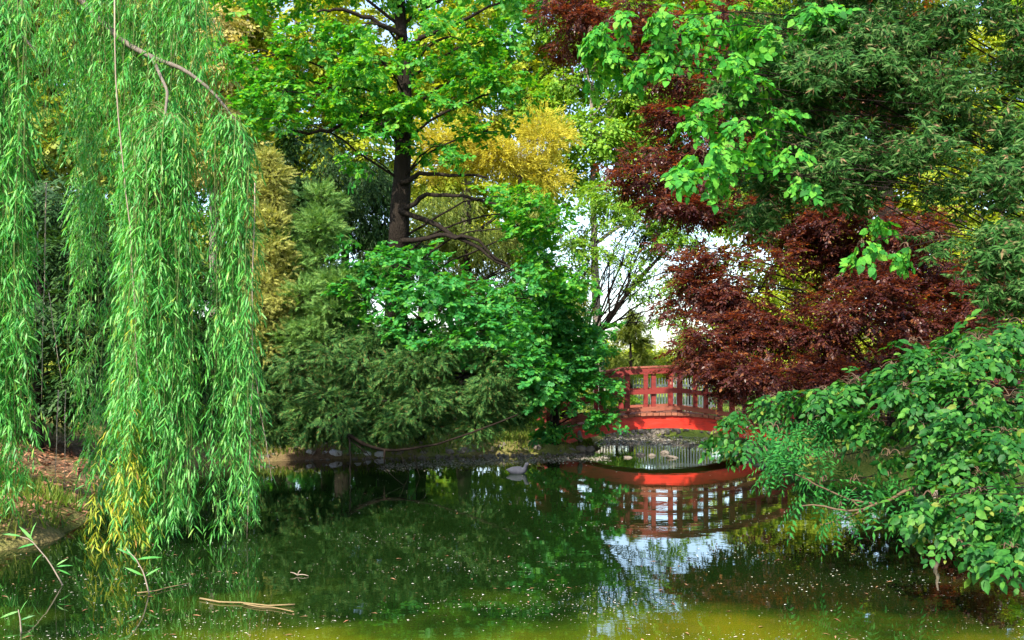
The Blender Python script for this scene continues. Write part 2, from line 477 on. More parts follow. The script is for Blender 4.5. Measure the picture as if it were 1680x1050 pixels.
def tree(name, label, cat, base, trunk, r0, pads, kind, leaf, mat, size, density, bark=None, sub=1.0, droop=.15, upn=.9,
         leaves=0, limb_r=.35, twigs=.35, group=None, shell=.45, limbs=True, tw_mat=None, minz=.05, spread=.25, sides=9):
    """trunk: list of world points starting at base"""
    bark = bark or M_BARK
    root = empty(name, base, label, cat, group)
    tp = np.array(trunk, float)
    # resample trunk
    t = np.linspace(0, len(tp) - 1, 6 * (len(tp) - 1) + 1)
    tp = np.stack([np.interp(t, np.arange(len(tp)), tp[:, i]) for i in range(3)], -1)
    tp[1:-1] = (tp[:-2] + tp[1:-1] * 2 + tp[2:]) / 4
    u = np.linspace(0, 1, len(tp))
    rr = r0 * (1 - .72 * u) * (1 + .5 * np.exp(-u * 14))
    a = Acc(); a.tube(tp, rr, sides, .07)
    a.build('trunk', bark, root, smooth=True)
    M, T, clumps = crown(pads, kind, leaf, size, density, sub, droop, upn, shell, spread)
    ok = T[:, 2] > minz
    M, T = M[ok], T[ok]
    tw = Acc()
    for c, R, cc, pos, k in clumps:
        # limb from the trunk to this pad
        want = c[2] - .35 * np.linalg.norm(c[:2] - tp[:, :2], axis=1)
        j = int(np.argmin(np.abs(tp[:, 2] - want)[2:])) + 2
        lr = min(rr[j] * .7, max(.012, limb_r * r0 * (.3 + .7 * min(1, R.max()))))
        if limbs:
            path = bend(tp[j], c, .10 * np.linalg.norm(c - tp[j]), 9, .03)
            la = Acc(); la.tube(path, np.linspace(lr, lr * .35, 9), 6, .06)
            la.build('limb', bark, root, smooth=True)
        for q in cc:
            tw.tube(bend(c, q, .05, 5, .06), np.linspace(lr * .35, lr * .1 + .003, 5), 4, cap=False)
        sel = np.nonzero(RNG.random(len(pos)) < twigs)[0]
        for i in sel:
            if pos[i, 2] > minz:
                tw.tube(bend(cc[k[i]], pos[i], .02, 3, .05), [lr * .08 + .004, .003, .002], 3, cap=False)
    tw.build('twigs', tw_mat or bark, root, kind='stuff')
    if leaves:
        keep = near_leaves(root, M, T, leaf, mat, leaves)
        M, T = M[keep], T[keep]
    ca = Acc(); ca.leaves(leaf[0], leaf[1], M, T)
    ca.build('crown', mat, root, kind='stuff')
    return root


# ------------------------------------------------------------------ terrain and water
SHORE = np.array([(-5.45, 10.4), (-5.25, 11.0), (-5.2, 11.9), (-5.5, 12.9), (-6.6, 15.5), (-6.9, 18.5), (-5.7, 20.6), (-3.7, 21.4), (-1.9, 22.0), (0, 22.5),
                  (1.4, 22.9), (2.05, 23.9), (2.15, 26.5), (2.6, 28.6), (4.0, 29.0), (5.6, 28.4), (5.7, 26.5), (5.25, 23.5), (5.0, 20.9), (5.2, 19.8), (5.6, 18.3),
                  (6.5, 17.5), (7.4, 16.8), (8.3, 16.0), (8.2, 13.5), (7.4, 10.5), (6.8, 8), (6.0, 5), (4.5, 3.4), (0, 3.0), (-4.5, 3.4), (-5.6, 6.0), (-5.7, 9.0)])


def shore_dist(x, y):
    """positive on land, negative in the pond"""
    p = np.stack([x, y], -1)
    best = np.full(x.shape, 1e9)
    inside = np.zeros(x.shape, bool)
    n = len(SHORE)
    for i in range(n):
        a, b = SHORE[i], SHORE[(i + 1) % n]
        ab = b - a
        t = np.clip(((p - a) @ ab) / (ab @ ab), 0, 1)
        d = np.linalg.norm(p - (a + t[..., None] * ab), axis=-1)
        best = np.minimum(best, d)
        cond = (a[1] > y) != (b[1] > y)
        xi = (b[0] - a[0]) * (y - a[1]) / (b[1] - a[1] + 1e-12) + a[0]
        inside ^= cond & (x < xi)
    return np.where(inside, -best, best)


def sm(t): t = np.clip(t, 0, 1); return t * t * (3 - 2 * t)


def wob(x, y):
    return (np.sin(x * 1.7 + y * .9) + np.sin(x * .8 - y * 1.9 + 2) + .6 * np.sin(x * 3.9 + 1) * np.sin(y * 3.3)) / 2.6


def height(x, y):
    x, y = np.asarray(x, float), np.asarray(y, float)
    d = shore_dist(x, y) + .12 * wob(x * 2, y * 2)
    h = np.where(d > 0, .04 + .20 * sm(d / .5) + .18 * sm((d - .5) / 4), -.6 * sm(-d / .8) - .01)
    left = sm((-x - 4.5) / 4) * sm((d) / 3)
    h = h + left * .7 + np.where(d > 0, .04 * wob(x, y), 0)
    return h


gx = np.concatenate([[-400, -150, -70, -40, -26], np.arange(-18, 18.01, .22), [26, 40, 70, 150, 400]])
gy = np.concatenate([[-60, -20, -6, -2], np.arange(0, 36.01, .22), [40, 46, 54, 66, 90, 140, 250, 500, 900]])
XX, YY = np.meshgrid(gx, gy)
ZZ = height(XX, YY)
ga = Acc()
nx, ny = len(gx), len(gy)
I = np.arange(ny - 1)[:, None] * nx + np.arange(nx - 1)[None]
ga.add(np.stack([XX, YY, ZZ], -1).reshape(-1, 3), np.stack([I, I + 1, I + nx + 1, I + nx], -1).reshape(-1, 4))
m, nt, b, out = new_mat('earth_and_turf')
tc = nt.nodes.new('ShaderNodeTexCoord')
n1 = nt.nodes.new('ShaderNodeTexNoise'); n1.inputs['Scale'].default_value = .6; n1.inputs['Detail'].default_value = 6
n2 = nt.nodes.new('ShaderNodeTexNoise'); n2.inputs['Scale'].default_value = 22; n2.inputs['Detail'].default_value = 8
nt.links.new(tc.outputs['Object'], n1.inputs['Vector']); nt.links.new(tc.outputs['Object'], n2.inputs['Vector'])
r1 = ramp(nt, [(0.06, 0.035, 0.022), (0.12, 0.075, 0.045), (0.20, 0.14, 0.09)])
r2 = ramp(nt, [(0.05, 0.10, 0.02), (0.14, 0.19, 0.03), (0.28, 0.26, 0.08)])
nt.links.new(n2.outputs['Fac'], r1.inputs[0]); nt.links.new(n2.outputs['Fac'], r2.inputs[0])
at = nt.nodes.new('ShaderNodeAttribute'); at.attribute_name = 'turf'
ad = nt.nodes.new('ShaderNodeMath'); ad.operation = 'ADD'
sb = nt.nodes.new('ShaderNodeMath'); sb.operation = 'MULTIPLY_ADD'; sb.inputs[1].default_value = 2.0; sb.inputs[2].default_value = -1.0
nt.links.new(n1.outputs['Fac'], sb.inputs[0]); nt.links.new(sb.outputs[0], ad.inputs[0]); nt.links.new(at.outputs['Fac'], ad.inputs[1]); ad.use_clamp = True
mx = nt.nodes.new('ShaderNodeMix'); mx.data_type = 'RGBA'
nt.links.new(ad.outputs[0], mx.inputs[0]); nt.links.new(r1.outputs[0], mx.inputs[6]); nt.links.new(r2.outputs[0], mx.inputs[7])
nt.links.new(mx.outputs[2], b.inputs['Base Color']); b.inputs['Roughness'].default_value = .95; b.inputs['Specular IOR Level'].default_value = .1
bp = nt.nodes.new('ShaderNodeBump'); bp.inputs['Strength'].default_value = .8; bp.inputs['Distance'].default_value = .05
nt.links.new(n2.outputs['Fac'], bp.inputs['Height']); nt.links.new(bp.outputs[0], b.inputs['Normal'])
ground = ga.build('ground', m, smooth=True, kind='structure')
tag(ground, 'earth and turf banks around the pond')
turf = np.clip(.3 + sm((XX - 4) / 2) * .6 + sm((YY - 25) / 5) * .6, 0, 1)
atr = ground.data.attributes.new('turf', 'FLOAT', 'POINT')
atr.data.foreach_set('value', turf.astype(np.float32).ravel())

m, nt, b, out = new_mat('pond_water')
tc = nt.nodes.new('ShaderNodeTexCoord')
b.inputs['Roughness'].default_value = .015
b.inputs['IOR'].default_value = 1.36
b.inputs['Specular IOR Level'].default_value = .6
# water colour runs from olive nearest the camera to nearly black-green farther out
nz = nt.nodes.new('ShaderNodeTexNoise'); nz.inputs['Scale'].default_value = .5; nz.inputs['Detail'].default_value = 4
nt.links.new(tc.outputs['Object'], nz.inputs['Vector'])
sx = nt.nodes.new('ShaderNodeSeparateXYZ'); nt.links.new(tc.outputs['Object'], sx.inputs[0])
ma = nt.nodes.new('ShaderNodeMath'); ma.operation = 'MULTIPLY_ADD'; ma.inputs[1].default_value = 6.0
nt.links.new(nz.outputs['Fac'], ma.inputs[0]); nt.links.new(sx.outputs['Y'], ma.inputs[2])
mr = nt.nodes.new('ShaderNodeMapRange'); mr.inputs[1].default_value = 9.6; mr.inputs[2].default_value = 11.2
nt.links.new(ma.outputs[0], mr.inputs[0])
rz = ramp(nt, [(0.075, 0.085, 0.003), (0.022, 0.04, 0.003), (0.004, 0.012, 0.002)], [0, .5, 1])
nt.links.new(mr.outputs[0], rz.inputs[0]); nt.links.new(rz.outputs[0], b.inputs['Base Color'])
mp = nt.nodes.new('ShaderNodeMapping'); mp.inputs['Scale'].default_value = (1.0, 1.6, 1)
nt.links.new(tc.outputs['Object'], mp.inputs[0])
nb = nt.nodes.new('ShaderNodeTexNoise'); nb.inputs['Scale'].default_value = 2.2; nb.inputs['Detail'].default_value = 3
nt.links.new(mp.outputs[0], nb.inputs['Vector'])
bp = nt.nodes.new('ShaderNodeBump'); bp.inputs['Strength'].default_value = .05; bp.inputs['Distance'].default_value = .02
nt.links.new(nb.outputs['Fac'], bp.inputs['Height']); nt.links.new(bp.outputs[0], b.inputs['Normal'])
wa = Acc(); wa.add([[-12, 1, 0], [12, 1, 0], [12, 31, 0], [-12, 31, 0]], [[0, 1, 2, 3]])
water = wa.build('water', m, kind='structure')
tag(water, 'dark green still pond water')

exec_marks = None


# ------------------------------------------------------------------ red footbridge
def paint(name, base, rough=.45):
    m, nt, b, out = new_mat(name)
    tc = nt.nodes.new('ShaderNodeTexCoord')
    mp = nt.nodes.new('ShaderNodeMapping'); mp.inputs['Scale'].default_value = (1, 6, 6)
    nt.links.new(tc.outputs['Object'], mp.inputs[0])
    n = nt.nodes.new('ShaderNodeTexNoise'); n.inputs['Scale'].default_value = 3; n.inputs['Detail'].default_value = 8
    nt.links.new(mp.outputs[0], n.inputs['Vector'])
    r = ramp(nt, [tuple(c * .4 for c in base), base, base, tuple(min(1, c * 1.15 + .02) for c in base)], [.3, .46, .6, .75])
    nt.links.new(n.outputs['Fac'], r.inputs[0]); nt.links.new(r.outputs[0], b.inputs['Base Color'])
    b.inputs['Roughness'].default_value = rough
    bp = nt.nodes.new('ShaderNodeBump'); bp.inputs['Strength'].default_value = .08; bp.inputs['Distance'].default_value = .004
    nt.links.new(n.outputs['Fac'], bp.inputs['Height']); nt.links.new(bp.outputs[0], b.inputs['Normal'])
    return m

M_RED = paint('red_paint', (0.55, 0.020, 0.008))
M_DRED = paint('shaded_red_paint', (0.16, 0.011, 0.008), .6)  # girder's paint darkened in colour to stand in for shade on the railing
M_BROWNRED = paint('weathered_red_brown', (0.22, 0.06, 0.035), .75)
M_PLANK = rough_mat('deck_plank', [(0.12, 0.045, 0.03), (0.25, 0.09, 0.055), (0.34, 0.16, 0.10)], 5, stretch=(1, 1, 1), bump=.4, dist=.01)

BX, BY0, BY1 = 3.62, 23.5, 24.75
def arch(x): return -.071 * (x - BX) ** 2
bridge = empty('footbridge', (BX, (BY0 + BY1) / 2, 0), 'arched red wooden footbridge over the narrow end of the pond', 'footbridge')


def beam(name, x0, x1, y, zt, zb, th, mat, n=2):
    """beam following the arch from x0 to x1; zt/zb are heights at the crown"""
    a = Acc()
    xs = np.linspace(x0, x1, n)
    v = []
    for x in xs:
        for yy, z in ((y - th, zb), (y + th, zb), (y + th, zt), (y - th, zt)):
            v.append([x, yy, z + arch(x)])
    f = [[0, 1, 2, 3]]
    for i in range(n - 1):
        for k in range(4):
            f.append([i * 4 + k, i * 4 + 4 + k, i * 4 + 4 + (k + 1) % 4, i * 4 + (k + 1) % 4])
    e = (n - 1) * 4
    f.append([e + 3, e + 2, e + 1, e])
    a.add(v, f)
    return a.build(name, mat, bridge)

HL = 2.92
for y in (BY0 - .03, BY1 + .03):
    beam('girder', BX - HL, BX + HL, y, .845, .55, .05, M_RED, 25)
pw = .145
for i in range(int(2 * HL / pw)):
    x = BX - HL + (i + .5) * pw
    a = Acc()
    sl = -.142 * (x - BX)
    dz = RNG.uniform(-.006, .006)
    ov = RNG.uniform(0, .03)
    h = pw / 2 - .008
    v = [[x + sx * h, yy, .92 + arch(x) + dz + sl * sx * h + (0 if top else -.07)] for top in (0, 1) for sx, yy in ((-1, BY0 - .13 - ov), (1, BY0 - .13 - ov), (1, BY1 + .13), (-1, BY1 + .13))]
    a.add(v, [[3, 2, 1, 0], [4, 5, 6, 7], [0, 1, 5, 4], [1, 2, 6, 5], [2, 3, 7, 6], [3, 0, 4, 7]])
    a.build('plank', M_PLANK, bridge)
posts = [BX + (k - 4.5) * .617 + .02 for k in range(10)]
for side, y in ((-1, BY0 - .06), (1, BY1 + .06)):
    for k, x in enumerate(posts):
        wd = .06 if k % 2 else .052
        a = Acc(); a.box((x, y, arch(x) + (.935 + 1.99) / 2), (wd, .05, (1.99 - .935) / 2))
        a.build('post', M_DRED, bridge)
    # rails run from every second post to the next, so the line of each rail kinks at the posts
    kn = [BX - HL - .12] + [posts[k] for k in (1, 3, 5, 7, 9)] + [BX + HL + .1]
    for x0, x1 in zip(kn[:-1], kn[1:]):
        if x1 - x0 < .12: continue
        beam('bottom_rail', x0 + .002, x1 - .002, y + side * .075, 1.085, .985, .024, M_BROWNRED)
        beam('middle_rail', x0 + .002, x1 - .002, y + side * .075, 1.50, 1.385, .024, M_DRED)
        beam('top_rail', x0 + .002, x1 - .002, y + side * .075, 1.985, 1.86, .024, M_DRED)
        beam('cap_rail', x0 + .002, x1 - .002, y, 2.045, 2.0, .11, M_BROWNRED)

# ------------------------------------------------------------------ trees
def gz(x, y): return float(height(np.array(x), np.array(y)))
def base_at(px, Y, dz=-.08):
    x = (px - CX) / F * Y
    return np.array([x, Y, gz(x, Y) + dz])


def upto(b, *pts): return [b] + [np.asarray(p, float) for p in pts]

# -- background row, bright in the sun
b = base_at(470, 36)
tree('maple_tree', 'tall yellow green tree between the willow and the dark oak trunk', 'tree', b, upto(b, P(480, 300, 36), P(490, -60, 36)), .28,
     [(420, 90, 35, 90, 90, 2), (520, 60, 36, 110, 80, 2.2), (590, 130, 37, 80, 90, 2), (440, 220, 36, 110, 90, 2), (560, 260, 37, 100, 80, 2), (480, -80, 36, 160, 80, 2.5), (470, 340, 37, 110, 70, 2),
      (360, 120, 37, 60, 120, 2)],
     'broad', DIAM, L_BACK, .75, 6, M_BARK2)
b = base_at(355, 30)
tree('golden_tree', 'tan gold tree showing behind the right edge of the willow', 'tree', b, upto(b, P(350, 300, 30), P(352, 20, 30)), .2,
     [(365, 60, 30, 50, 70, 1.2), (372, 150, 30, 50, 70, 1.2), (350, 250, 30, 50, 90, 1.2)],
     'broad', DIAM, L_TAN, 0.55, 5, M_BARK2)
b = base_at(760, 38)
tree('maple_tree', 'broad yellow green tree right behind the dark oak trunk', 'tree', b, upto(b, P(765, 300, 38), P(770, -60, 38)), .3,
     [(690, 80, 38, 90, 90, 2), (790, 60, 38, 110, 80, 2.2), (860, 120, 38, 80, 70, 2), (740, 190, 38, 110, 70, 2), (780, -80, 38, 170, 80, 2.5), (700, 300, 39, 120, 70, 2), (820, 330, 39, 110, 60, 2)],
     'broad', DIAM, L_BACK, .75, 6, M_BARK2)
b = base_at(850, 33)
tree('golden_tree', 'round golden yellow tree above the right arm of the oak', 'tree', b, upto(b, P(850, 400, 33), P(855, 240, 33)), .16,
     [(880, 232, 33, 58, 46, 1.3), (800, 250, 33, 70, 45, 1.3), (730, 240, 33, 55, 45, 1.2), (850, 280, 33, 80, 35, 1.3)],
     'weep', NARROW, L_GOLD, 0.55, 5, M_BARK2)
b = base_at(985, 36)
tree('ash_tree', 'loose light green tree above the bare branched tree by the bridge', 'tree', b, upto(b, P(975, 400, 36), P(970, 150, 36)), .2,
     [(950, 220, 36, 60, 60, 1.6), (1010, 160, 36, 70, 70, 1.8), (960, 110, 36, 70, 60, 1.8), (1040, 250, 36, 50, 50, 1.5), (930, 310, 36, 45, 45, 1.4, .6), (1060, 60, 37, 120, 70, 2.2), (1000, -50, 37, 200, 60, 2.5),
      (1000, 310, 36, 60, 35, 1.3, .35), (1120, 200, 37, 80, 80, 2), (1180, 330, 37, 60, 60, 1.6, .6), (900, 150, 37, 60, 60, 1.8), (1100, 100, 37, 80, 70, 2), (1200, 60, 38, 100, 90, 2.2), (930, 20, 37, 90, 60, 2), (1060, 200, 37, 60, 50, 1.8), (985, 265, 36, 50, 35, 1.4, .7)],
     'broad', DIAM, L_LIME, .7, 5, M_BARK2)
b = base_at(1330, 40)
tree('ash_tree', 'yellow green tree glowing through gaps in the copper beech', 'tree', b, upto(b, P(1340, 300, 40), P(1340, -40, 40)), .3,
     [(1330, -40, 40, 220, 70, 2.2), (1080, -30, 40, 150, 60, 2.2), (1250, 30, 40, 120, 60, 2), (1430, 20, 40, 120, 60, 2), (1400, 600, 40, 130, 50, 2), (1250, 590, 40, 90, 40, 2), (1520, 610, 40, 110, 50, 2), (1350, 520, 40, 120, 60, 2), (1250, 300, 40, 110, 90, 2), (1380, 280, 40, 110, 80, 2), (1480, 330, 40, 110, 100, 2), (1330, 420, 40, 140, 80, 2), (1250, 500, 40, 80, 60, 2), (1400, 130, 40, 150, 90, 2), (1250, 150, 40, 120, 90, 2)],
     'broad', DIAM, L_BACK, .75, 6, M_BARK2)
b = base_at(1640, 38)
tree('ash_tree', 'yellow green tree behind the grey green evergreen', 'tree', b, upto(b, P(1640, 300, 38), P(1640, -40, 38)), .3,
     [(1540, 230, 38, 90, 70, 2), (1500, 160, 38, 80, 70, 2), (1570, 420, 38, 90, 60, 2), (1580, 130, 38, 110, 110, 2), (1700, 200, 38, 110, 110, 2), (1600, 330, 38, 120, 90, 2), (1720, 420, 38, 100, 100, 2), (1600, 520, 38, 120, 80, 2), (1720, 20, 38, 110, 90, 2), (1480, 560, 38, 90, 60, 2)],
     'broad', DIAM, L_BACK, .75, 6, M_BARK2)
# tree with the fan of bare branches beside the sky gap
b = base_at(925, 29)
root = tree('thin_tree', 'leaning sparse tree fanning thin bare branches across the sky gap', 'tree', b, upto(b, P(935, 590, 29), P(985, 545, 29), P(1030, 480, 29), P(1110, 390, 29)), .13,
     [(965, 430, 29, 40, 50, .8, .4), (1065, 500, 29, 50, 40, .8, .3), (990, 330, 29.4, 40, 36, .8, .7), (1050, 390, 29.4, 60, 50, .9, .3), (960, 380, 29, 40, 50, .8, .5), (1020, 340, 29, 60, 40, 1, .5), (1090, 360, 29, 60, 50, 1, .6), (1130, 420, 29, 50, 60, 1, .7), (1150, 330, 29, 60, 50, 1, .7), (940, 450, 29, 30, 60, .7, .35),
      (1060, 300, 29, 70, 40, 1, .5), (1100, 480, 29, 50, 50, .8, .3), (1130, 540, 29, 40, 40, .8, .45), (1020, 430, 29, 60, 40, .8, .22)],
     'broad', DIAM, L_LIME, 0.36, 4.2, M_BARK, sub=2, limbs=False, twigs=.5)
br = Acc()
for (x0, y0, x1, y1) in ((940, 585, 955, 380), (942, 580, 985, 360), (945, 575, 1020, 400), (960, 560, 1050, 440), (975, 552, 1090, 430), (985, 545, 1105, 500), (950, 575, 1000, 430), (965, 555, 1075, 360), (990, 535, 1130, 360), (1010, 505, 1090, 330), (945, 585, 965, 440), (955, 565, 1035, 350), (975, 550, 1060, 330), (940, 590, 975, 345), (990, 540, 1110, 470), (1005, 515, 1075, 400), (1000, 520, 1010, 390), (1020, 495, 1060, 380), (1030, 480, 1120, 440), (990, 540, 1070, 530)):
    la = Acc(); la.tube(bend(P(x0, y0, 29), P(x1, y1, 29 + RNG.uniform(-.6, .6)), .12, 9, .03), np.linspace(.034, .008, 9), 5, .05)
    la.build('limb', M_BARK, root, smooth=True)
    for q in range(24):
        t = RNG.uniform(.25, 1)
        p = P(x0 + (x1 - x0) * t, y0 + (y1 - y0) * t, 29)
        e = p + np.array([RNG.uniform(-.5, .7), RNG.uniform(-.4, .4), RNG.uniform(.1, .7)])
        br.tube(bend(p, e, .06, 5, .06), np.linspace(.010, .004, 5), 4)
br.build('branchlets', M_BARK, root, kind='stuff')

# conical thuja, hedge, far trees beyond the bridge
b = base_at(1035, 34)
tree('thuja', 'cone shaped olive green thuja just above the bridge rail', 'conifer', b, upto(b, P(1035, 600, 34), P(1033, 520, 34)), .08,
     [(1035, 595, 34, 40, 30, .7), (1034, 565, 34, 34, 28, .6), (1034, 535, 34, 22, 24, .4), (1033, 516, 34, 9, 14, .2)], 'frond', NEED, L_OLIVE, 0.24, 7, M_BARK)
b = base_at(1130, 36)
tree('thuja', 'pale olive conifer half hidden by the copper beech leaves', 'conifer', b, upto(b, P(1130, 600, 36), P(1130, 545, 36)), .08,
     [(1130, 600, 36, 34, 30, .7), (1130, 570, 36, 26, 28, .6), (1130, 545, 36, 12, 18, .3)], 'frond', NEED, L_OLIVE, 0.24, 6, M_BARK)
def hedge(name, label, pads, mat, size, dens):
    b = base_at(pads[0][0], pads[0][2])
    tree(name, label, 'hedge' if name == 'hedge' else 'shrub', b, upto(b, P(pads[0][0], pads[0][1], pads[0][2])), .05, pads, 'broad', DIAM, mat, size, dens, M_BARK)
hedge('hedge', 'clipped yellow green shrub behind the left of the bridge rail', [(1012, 655, 30, 30, 22, .7), (1030, 665, 30, 14, 18, .5)], L_LIME, .25, 6)
hedge('shrub', 'pale sunlit bushes on the far lawn above the bridge', [(1000, 590, 42, 70, 22, 1.2), (1080, 600, 43, 70, 24, 1.2), (1160, 600, 43, 70, 30, 1.2), (940, 600, 43, 60, 40, 1.2)], L_BACK, .5, 4)
for px, Y, lab in ((860, 60, 'hazy far tree left of the gap of sky'), (1040, 70, 'hazy far tree low in the middle of the sky gap'), (1200, 62, 'hazy far tree behind the copper beech')):
    b = base_at(px, Y)
    tree('far_tree', lab, 'tree', b, upto(b, P(px, 590, Y), P(px, 540, Y)), .3, [(px, 580, Y, 75, 26, 3), (px + 60, 592, Y, 60, 24, 3), (px - 50, 592, Y, 60, 24, 3), (px + 10, 600, Y, 130, 30, 3)], 'broad', DIAM, L_BACK, 0.9, 4, M_BARK)
for px, Y, lab in ((-150, 36, 'bushy green tree far behind the willow curtain'), (150, 34, 'tall green tree behind the middle of the willow'), (1900, 36, 'tall green tree behind the evergreen branches')):
    b = base_at(px, Y)
    tree('background_tree', lab, 'tree', b, upto(b, P(px, 300, Y), P(px, 0, Y)), .3, [(px + dx, py, Y, 130, 100, 2.2) for dx in (-110, 60, 150) for py in (40, 220, 400, 560)], 'broad', DIAM, L_OLIVE if px == 150 else L_LIME, .8, 9, M_BARK, sub=1.6)

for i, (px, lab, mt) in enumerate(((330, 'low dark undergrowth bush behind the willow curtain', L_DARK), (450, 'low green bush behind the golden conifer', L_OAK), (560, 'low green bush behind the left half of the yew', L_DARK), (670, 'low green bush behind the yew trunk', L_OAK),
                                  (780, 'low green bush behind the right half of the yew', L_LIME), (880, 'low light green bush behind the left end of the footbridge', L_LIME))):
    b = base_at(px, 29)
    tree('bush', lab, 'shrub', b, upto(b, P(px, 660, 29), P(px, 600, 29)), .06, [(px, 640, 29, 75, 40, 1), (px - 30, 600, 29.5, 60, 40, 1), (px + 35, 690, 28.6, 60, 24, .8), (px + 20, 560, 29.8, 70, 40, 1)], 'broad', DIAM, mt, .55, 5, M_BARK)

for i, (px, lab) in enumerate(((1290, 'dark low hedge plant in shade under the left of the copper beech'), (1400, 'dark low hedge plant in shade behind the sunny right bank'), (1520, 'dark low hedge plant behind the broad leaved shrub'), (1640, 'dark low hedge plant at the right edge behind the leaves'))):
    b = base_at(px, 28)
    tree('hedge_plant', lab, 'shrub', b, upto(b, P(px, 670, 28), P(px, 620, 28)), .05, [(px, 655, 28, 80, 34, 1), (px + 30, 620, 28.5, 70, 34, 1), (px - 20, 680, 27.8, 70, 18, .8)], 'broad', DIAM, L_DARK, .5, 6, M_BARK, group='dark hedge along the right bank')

# fence of thin pale pickets on the far lawn
fx0, fx1, FY = (985 - CX) / F * 34, (1180 - CX) / F * 34, 34.6
fence = empty('fence', ((fx0 + fx1) / 2, FY, gz(4, FY)), 'pale picket fence on the lawn seen through the bridge railing', 'fence')
M_FENCE = rough_mat('pale_fence_paint', [(0.30, 0.31, 0.27), (0.48, 0.49, 0.43)], 6, bump=.2, dist=.005)
pk = Acc(); pk.box((0, 0, .6), (.022, .012, .58)); pk.add([[-.022, -.012, 1.18], [.022, -.012, 1.18], [.022, .012, 1.18], [-.022, .012, 1.18], [0, 0, 1.22]], [[0, 1, 4, 4], [1, 2, 4, 4], [2, 3, 4, 4], [3, 0, 4, 4]])
pme = pk.mesh('picket', M_FENCE)
for i in range(int((fx1 - fx0) / .1)):
    o = bpy.data.objects.new('picket', pme); COL.objects.link(o); o.parent = fence
    o.location = (fx0 + i * .1 - fence.location.x, 0, RNG.uniform(-.01, .01))
for z in (.25, .95):
    a = Acc(); a.box(((fx0 + fx1) / 2, FY + .035, gz(4, FY) + z), ((fx1 - fx0) / 2, .02, .04)); a.build('fence_rail', M_FENCE, fence)

# -- olive weeping tree behind the oak, dark magnolia
b = base_at(760, 28)
tree('weeping_tree', 'olive weeping tree hanging behind the bare arms of the oak', 'tree', b, upto(b, P(765, 500, 28), P(770, 330, 28)), .2,
     [(720, 350, 28, 60, 70, 1.2), (800, 380, 28, 70, 80, 1.2), (870, 420, 28, 60, 70, 1.2), (740, 450, 28, 70, 60, 1.2), (890, 340, 28, 50, 50, 1.2), (920, 500, 28, 40, 60, 1), (820, 500, 28, 90, 70, 1.2)],
     'weep', NARROW, L_OLIVE, 0.6, 4, M_BARK, droop=1.2)
b = base_at(560, 26)
tree('weeping_tree', 'dark weeping tree in shade left of the oak trunk', 'tree', b, upto(b, P(565, 480, 26), P(570, 280, 26)), .2,
     [(490, 520, 26, 60, 50, 1.2), (560, 470, 26, 60, 50, 1.2), (430, 480, 26, 50, 60, 1.2), (520, 280, 26, 60, 50, 1.2), (590, 300, 26, 60, 60, 1.2), (560, 380, 26, 80, 60, 1.2), (630, 400, 26, 60, 60, 1.2), (470, 350, 26, 60, 80, 1.2)],
     'weep', NARROW, L_DARK, 0.6, 5, M_BARK, droop=1.2)
b = base_at(455, 24)
tree('magnolia', 'dark broad leaved shrub in the shade beside the willow edge', 'shrub', b, upto(b, P(458, 500, 24), P(460, 250, 24)), .1,
     [(460, 250, 24, 50, 40, .8), (450, 310, 24, 50, 40, .8), (510, 220, 24, 50, 25, .8)],
     'broad', OVATE, L_DARK, 0.55, 5, M_BARK)

# -- the big oak
b = base_at(643, 23)
OAKT = upto(b, P(648, 560, 22), P(655, 370, 21), P(661, 260, 21), P(664, 130, 21), P(655, 0, 21), P(650, -170, 21))
oak = tree('oak_tree', 'tall oak with a dark bare trunk rising above the far bank shrubs', 'tree', b, OAKT, .28,
     [(450, 90, 20, 70, 45, 1.0), (540, 70, 20.5, 70, 45, 1.1), (470, 150, 20, 80, 40, 1.0), (560, 140, 20, 70, 40, 1.0), (600, 190, 20, 60, 45, 1.0), (625, 205, 19.8, 60, 30, .8), (690, 170, 19.8, 80, 40, .8), (640, 110, 19.8, 70, 35, .8),
      (760, 130, 20, 80, 45, 1.0), (830, 150, 20, 55, 45, 1.0), (720, 240, 20, 50, 35, .8), (800, 215, 20, 50, 25, .8), (740, 60, 20, 90, 40, 1.0), (840, 70, 21, 60, 40, 1.0), (620, 40, 20, 70, 30, .9),
      (500, -20, 21, 120, 50, 1.4), (700, -60, 21, 160, 70, 1.6), (850, -20, 21, 90, 40, 1.4), (600, -140, 21, 200, 70, 2), (460, 200, 20, 45, 30, .8), (420, 120, 20.5, 40, 60, .9),
      (830, 320, 20, 40, 30, .8), (880, 330, 20, 50, 40, .8), (920, 380, 20, 45, 45, .8), (900, 430, 20, 55, 35, .8), (850, 370, 20, 35, 40, .7), (940, 440, 20, 25, 35, .6), (590, 255, 20.4, 35, 22, .5)],
     'tuft', OAK, L_OAKTOP, .38, 3.1, M_BARK, leaves=300, limb_r=.14, sub=1.3, sides=14)
for pth in (((658, 300), (690, 285), (740, 286), (800, 292)), ((660, 345), (700, 318), (760, 322), (850, 345)), ((655, 345), (720, 370), (790, 410), (830, 435), (860, 460)), ((660, 395), (720, 387), (770, 388), (830, 432)),
            ((664, 80), (700, 60), (760, 30), (820, 5)), ((662, 60), (610, 30), (560, 15), (520, 20)), ((661, 200), (600, 190), (540, 215), (470, 215))):
    q = [P(x, y, 20.8 - .25 * i) for i, (x, y) in enumerate(pth)]
    t = np.linspace(0, len(q) - 1, 13)
    q = np.stack([np.interp(t, np.arange(len(q)), np.array(q)[:, i]) for i in range(3)], -1)
    q[1:-1] += RNG.normal(0, .02, (11, 3))
    la = Acc(); la.tube(q, np.linspace(.06, .022, 13), 7, .08); la.build('bough', M_BARK, oak, smooth=True)

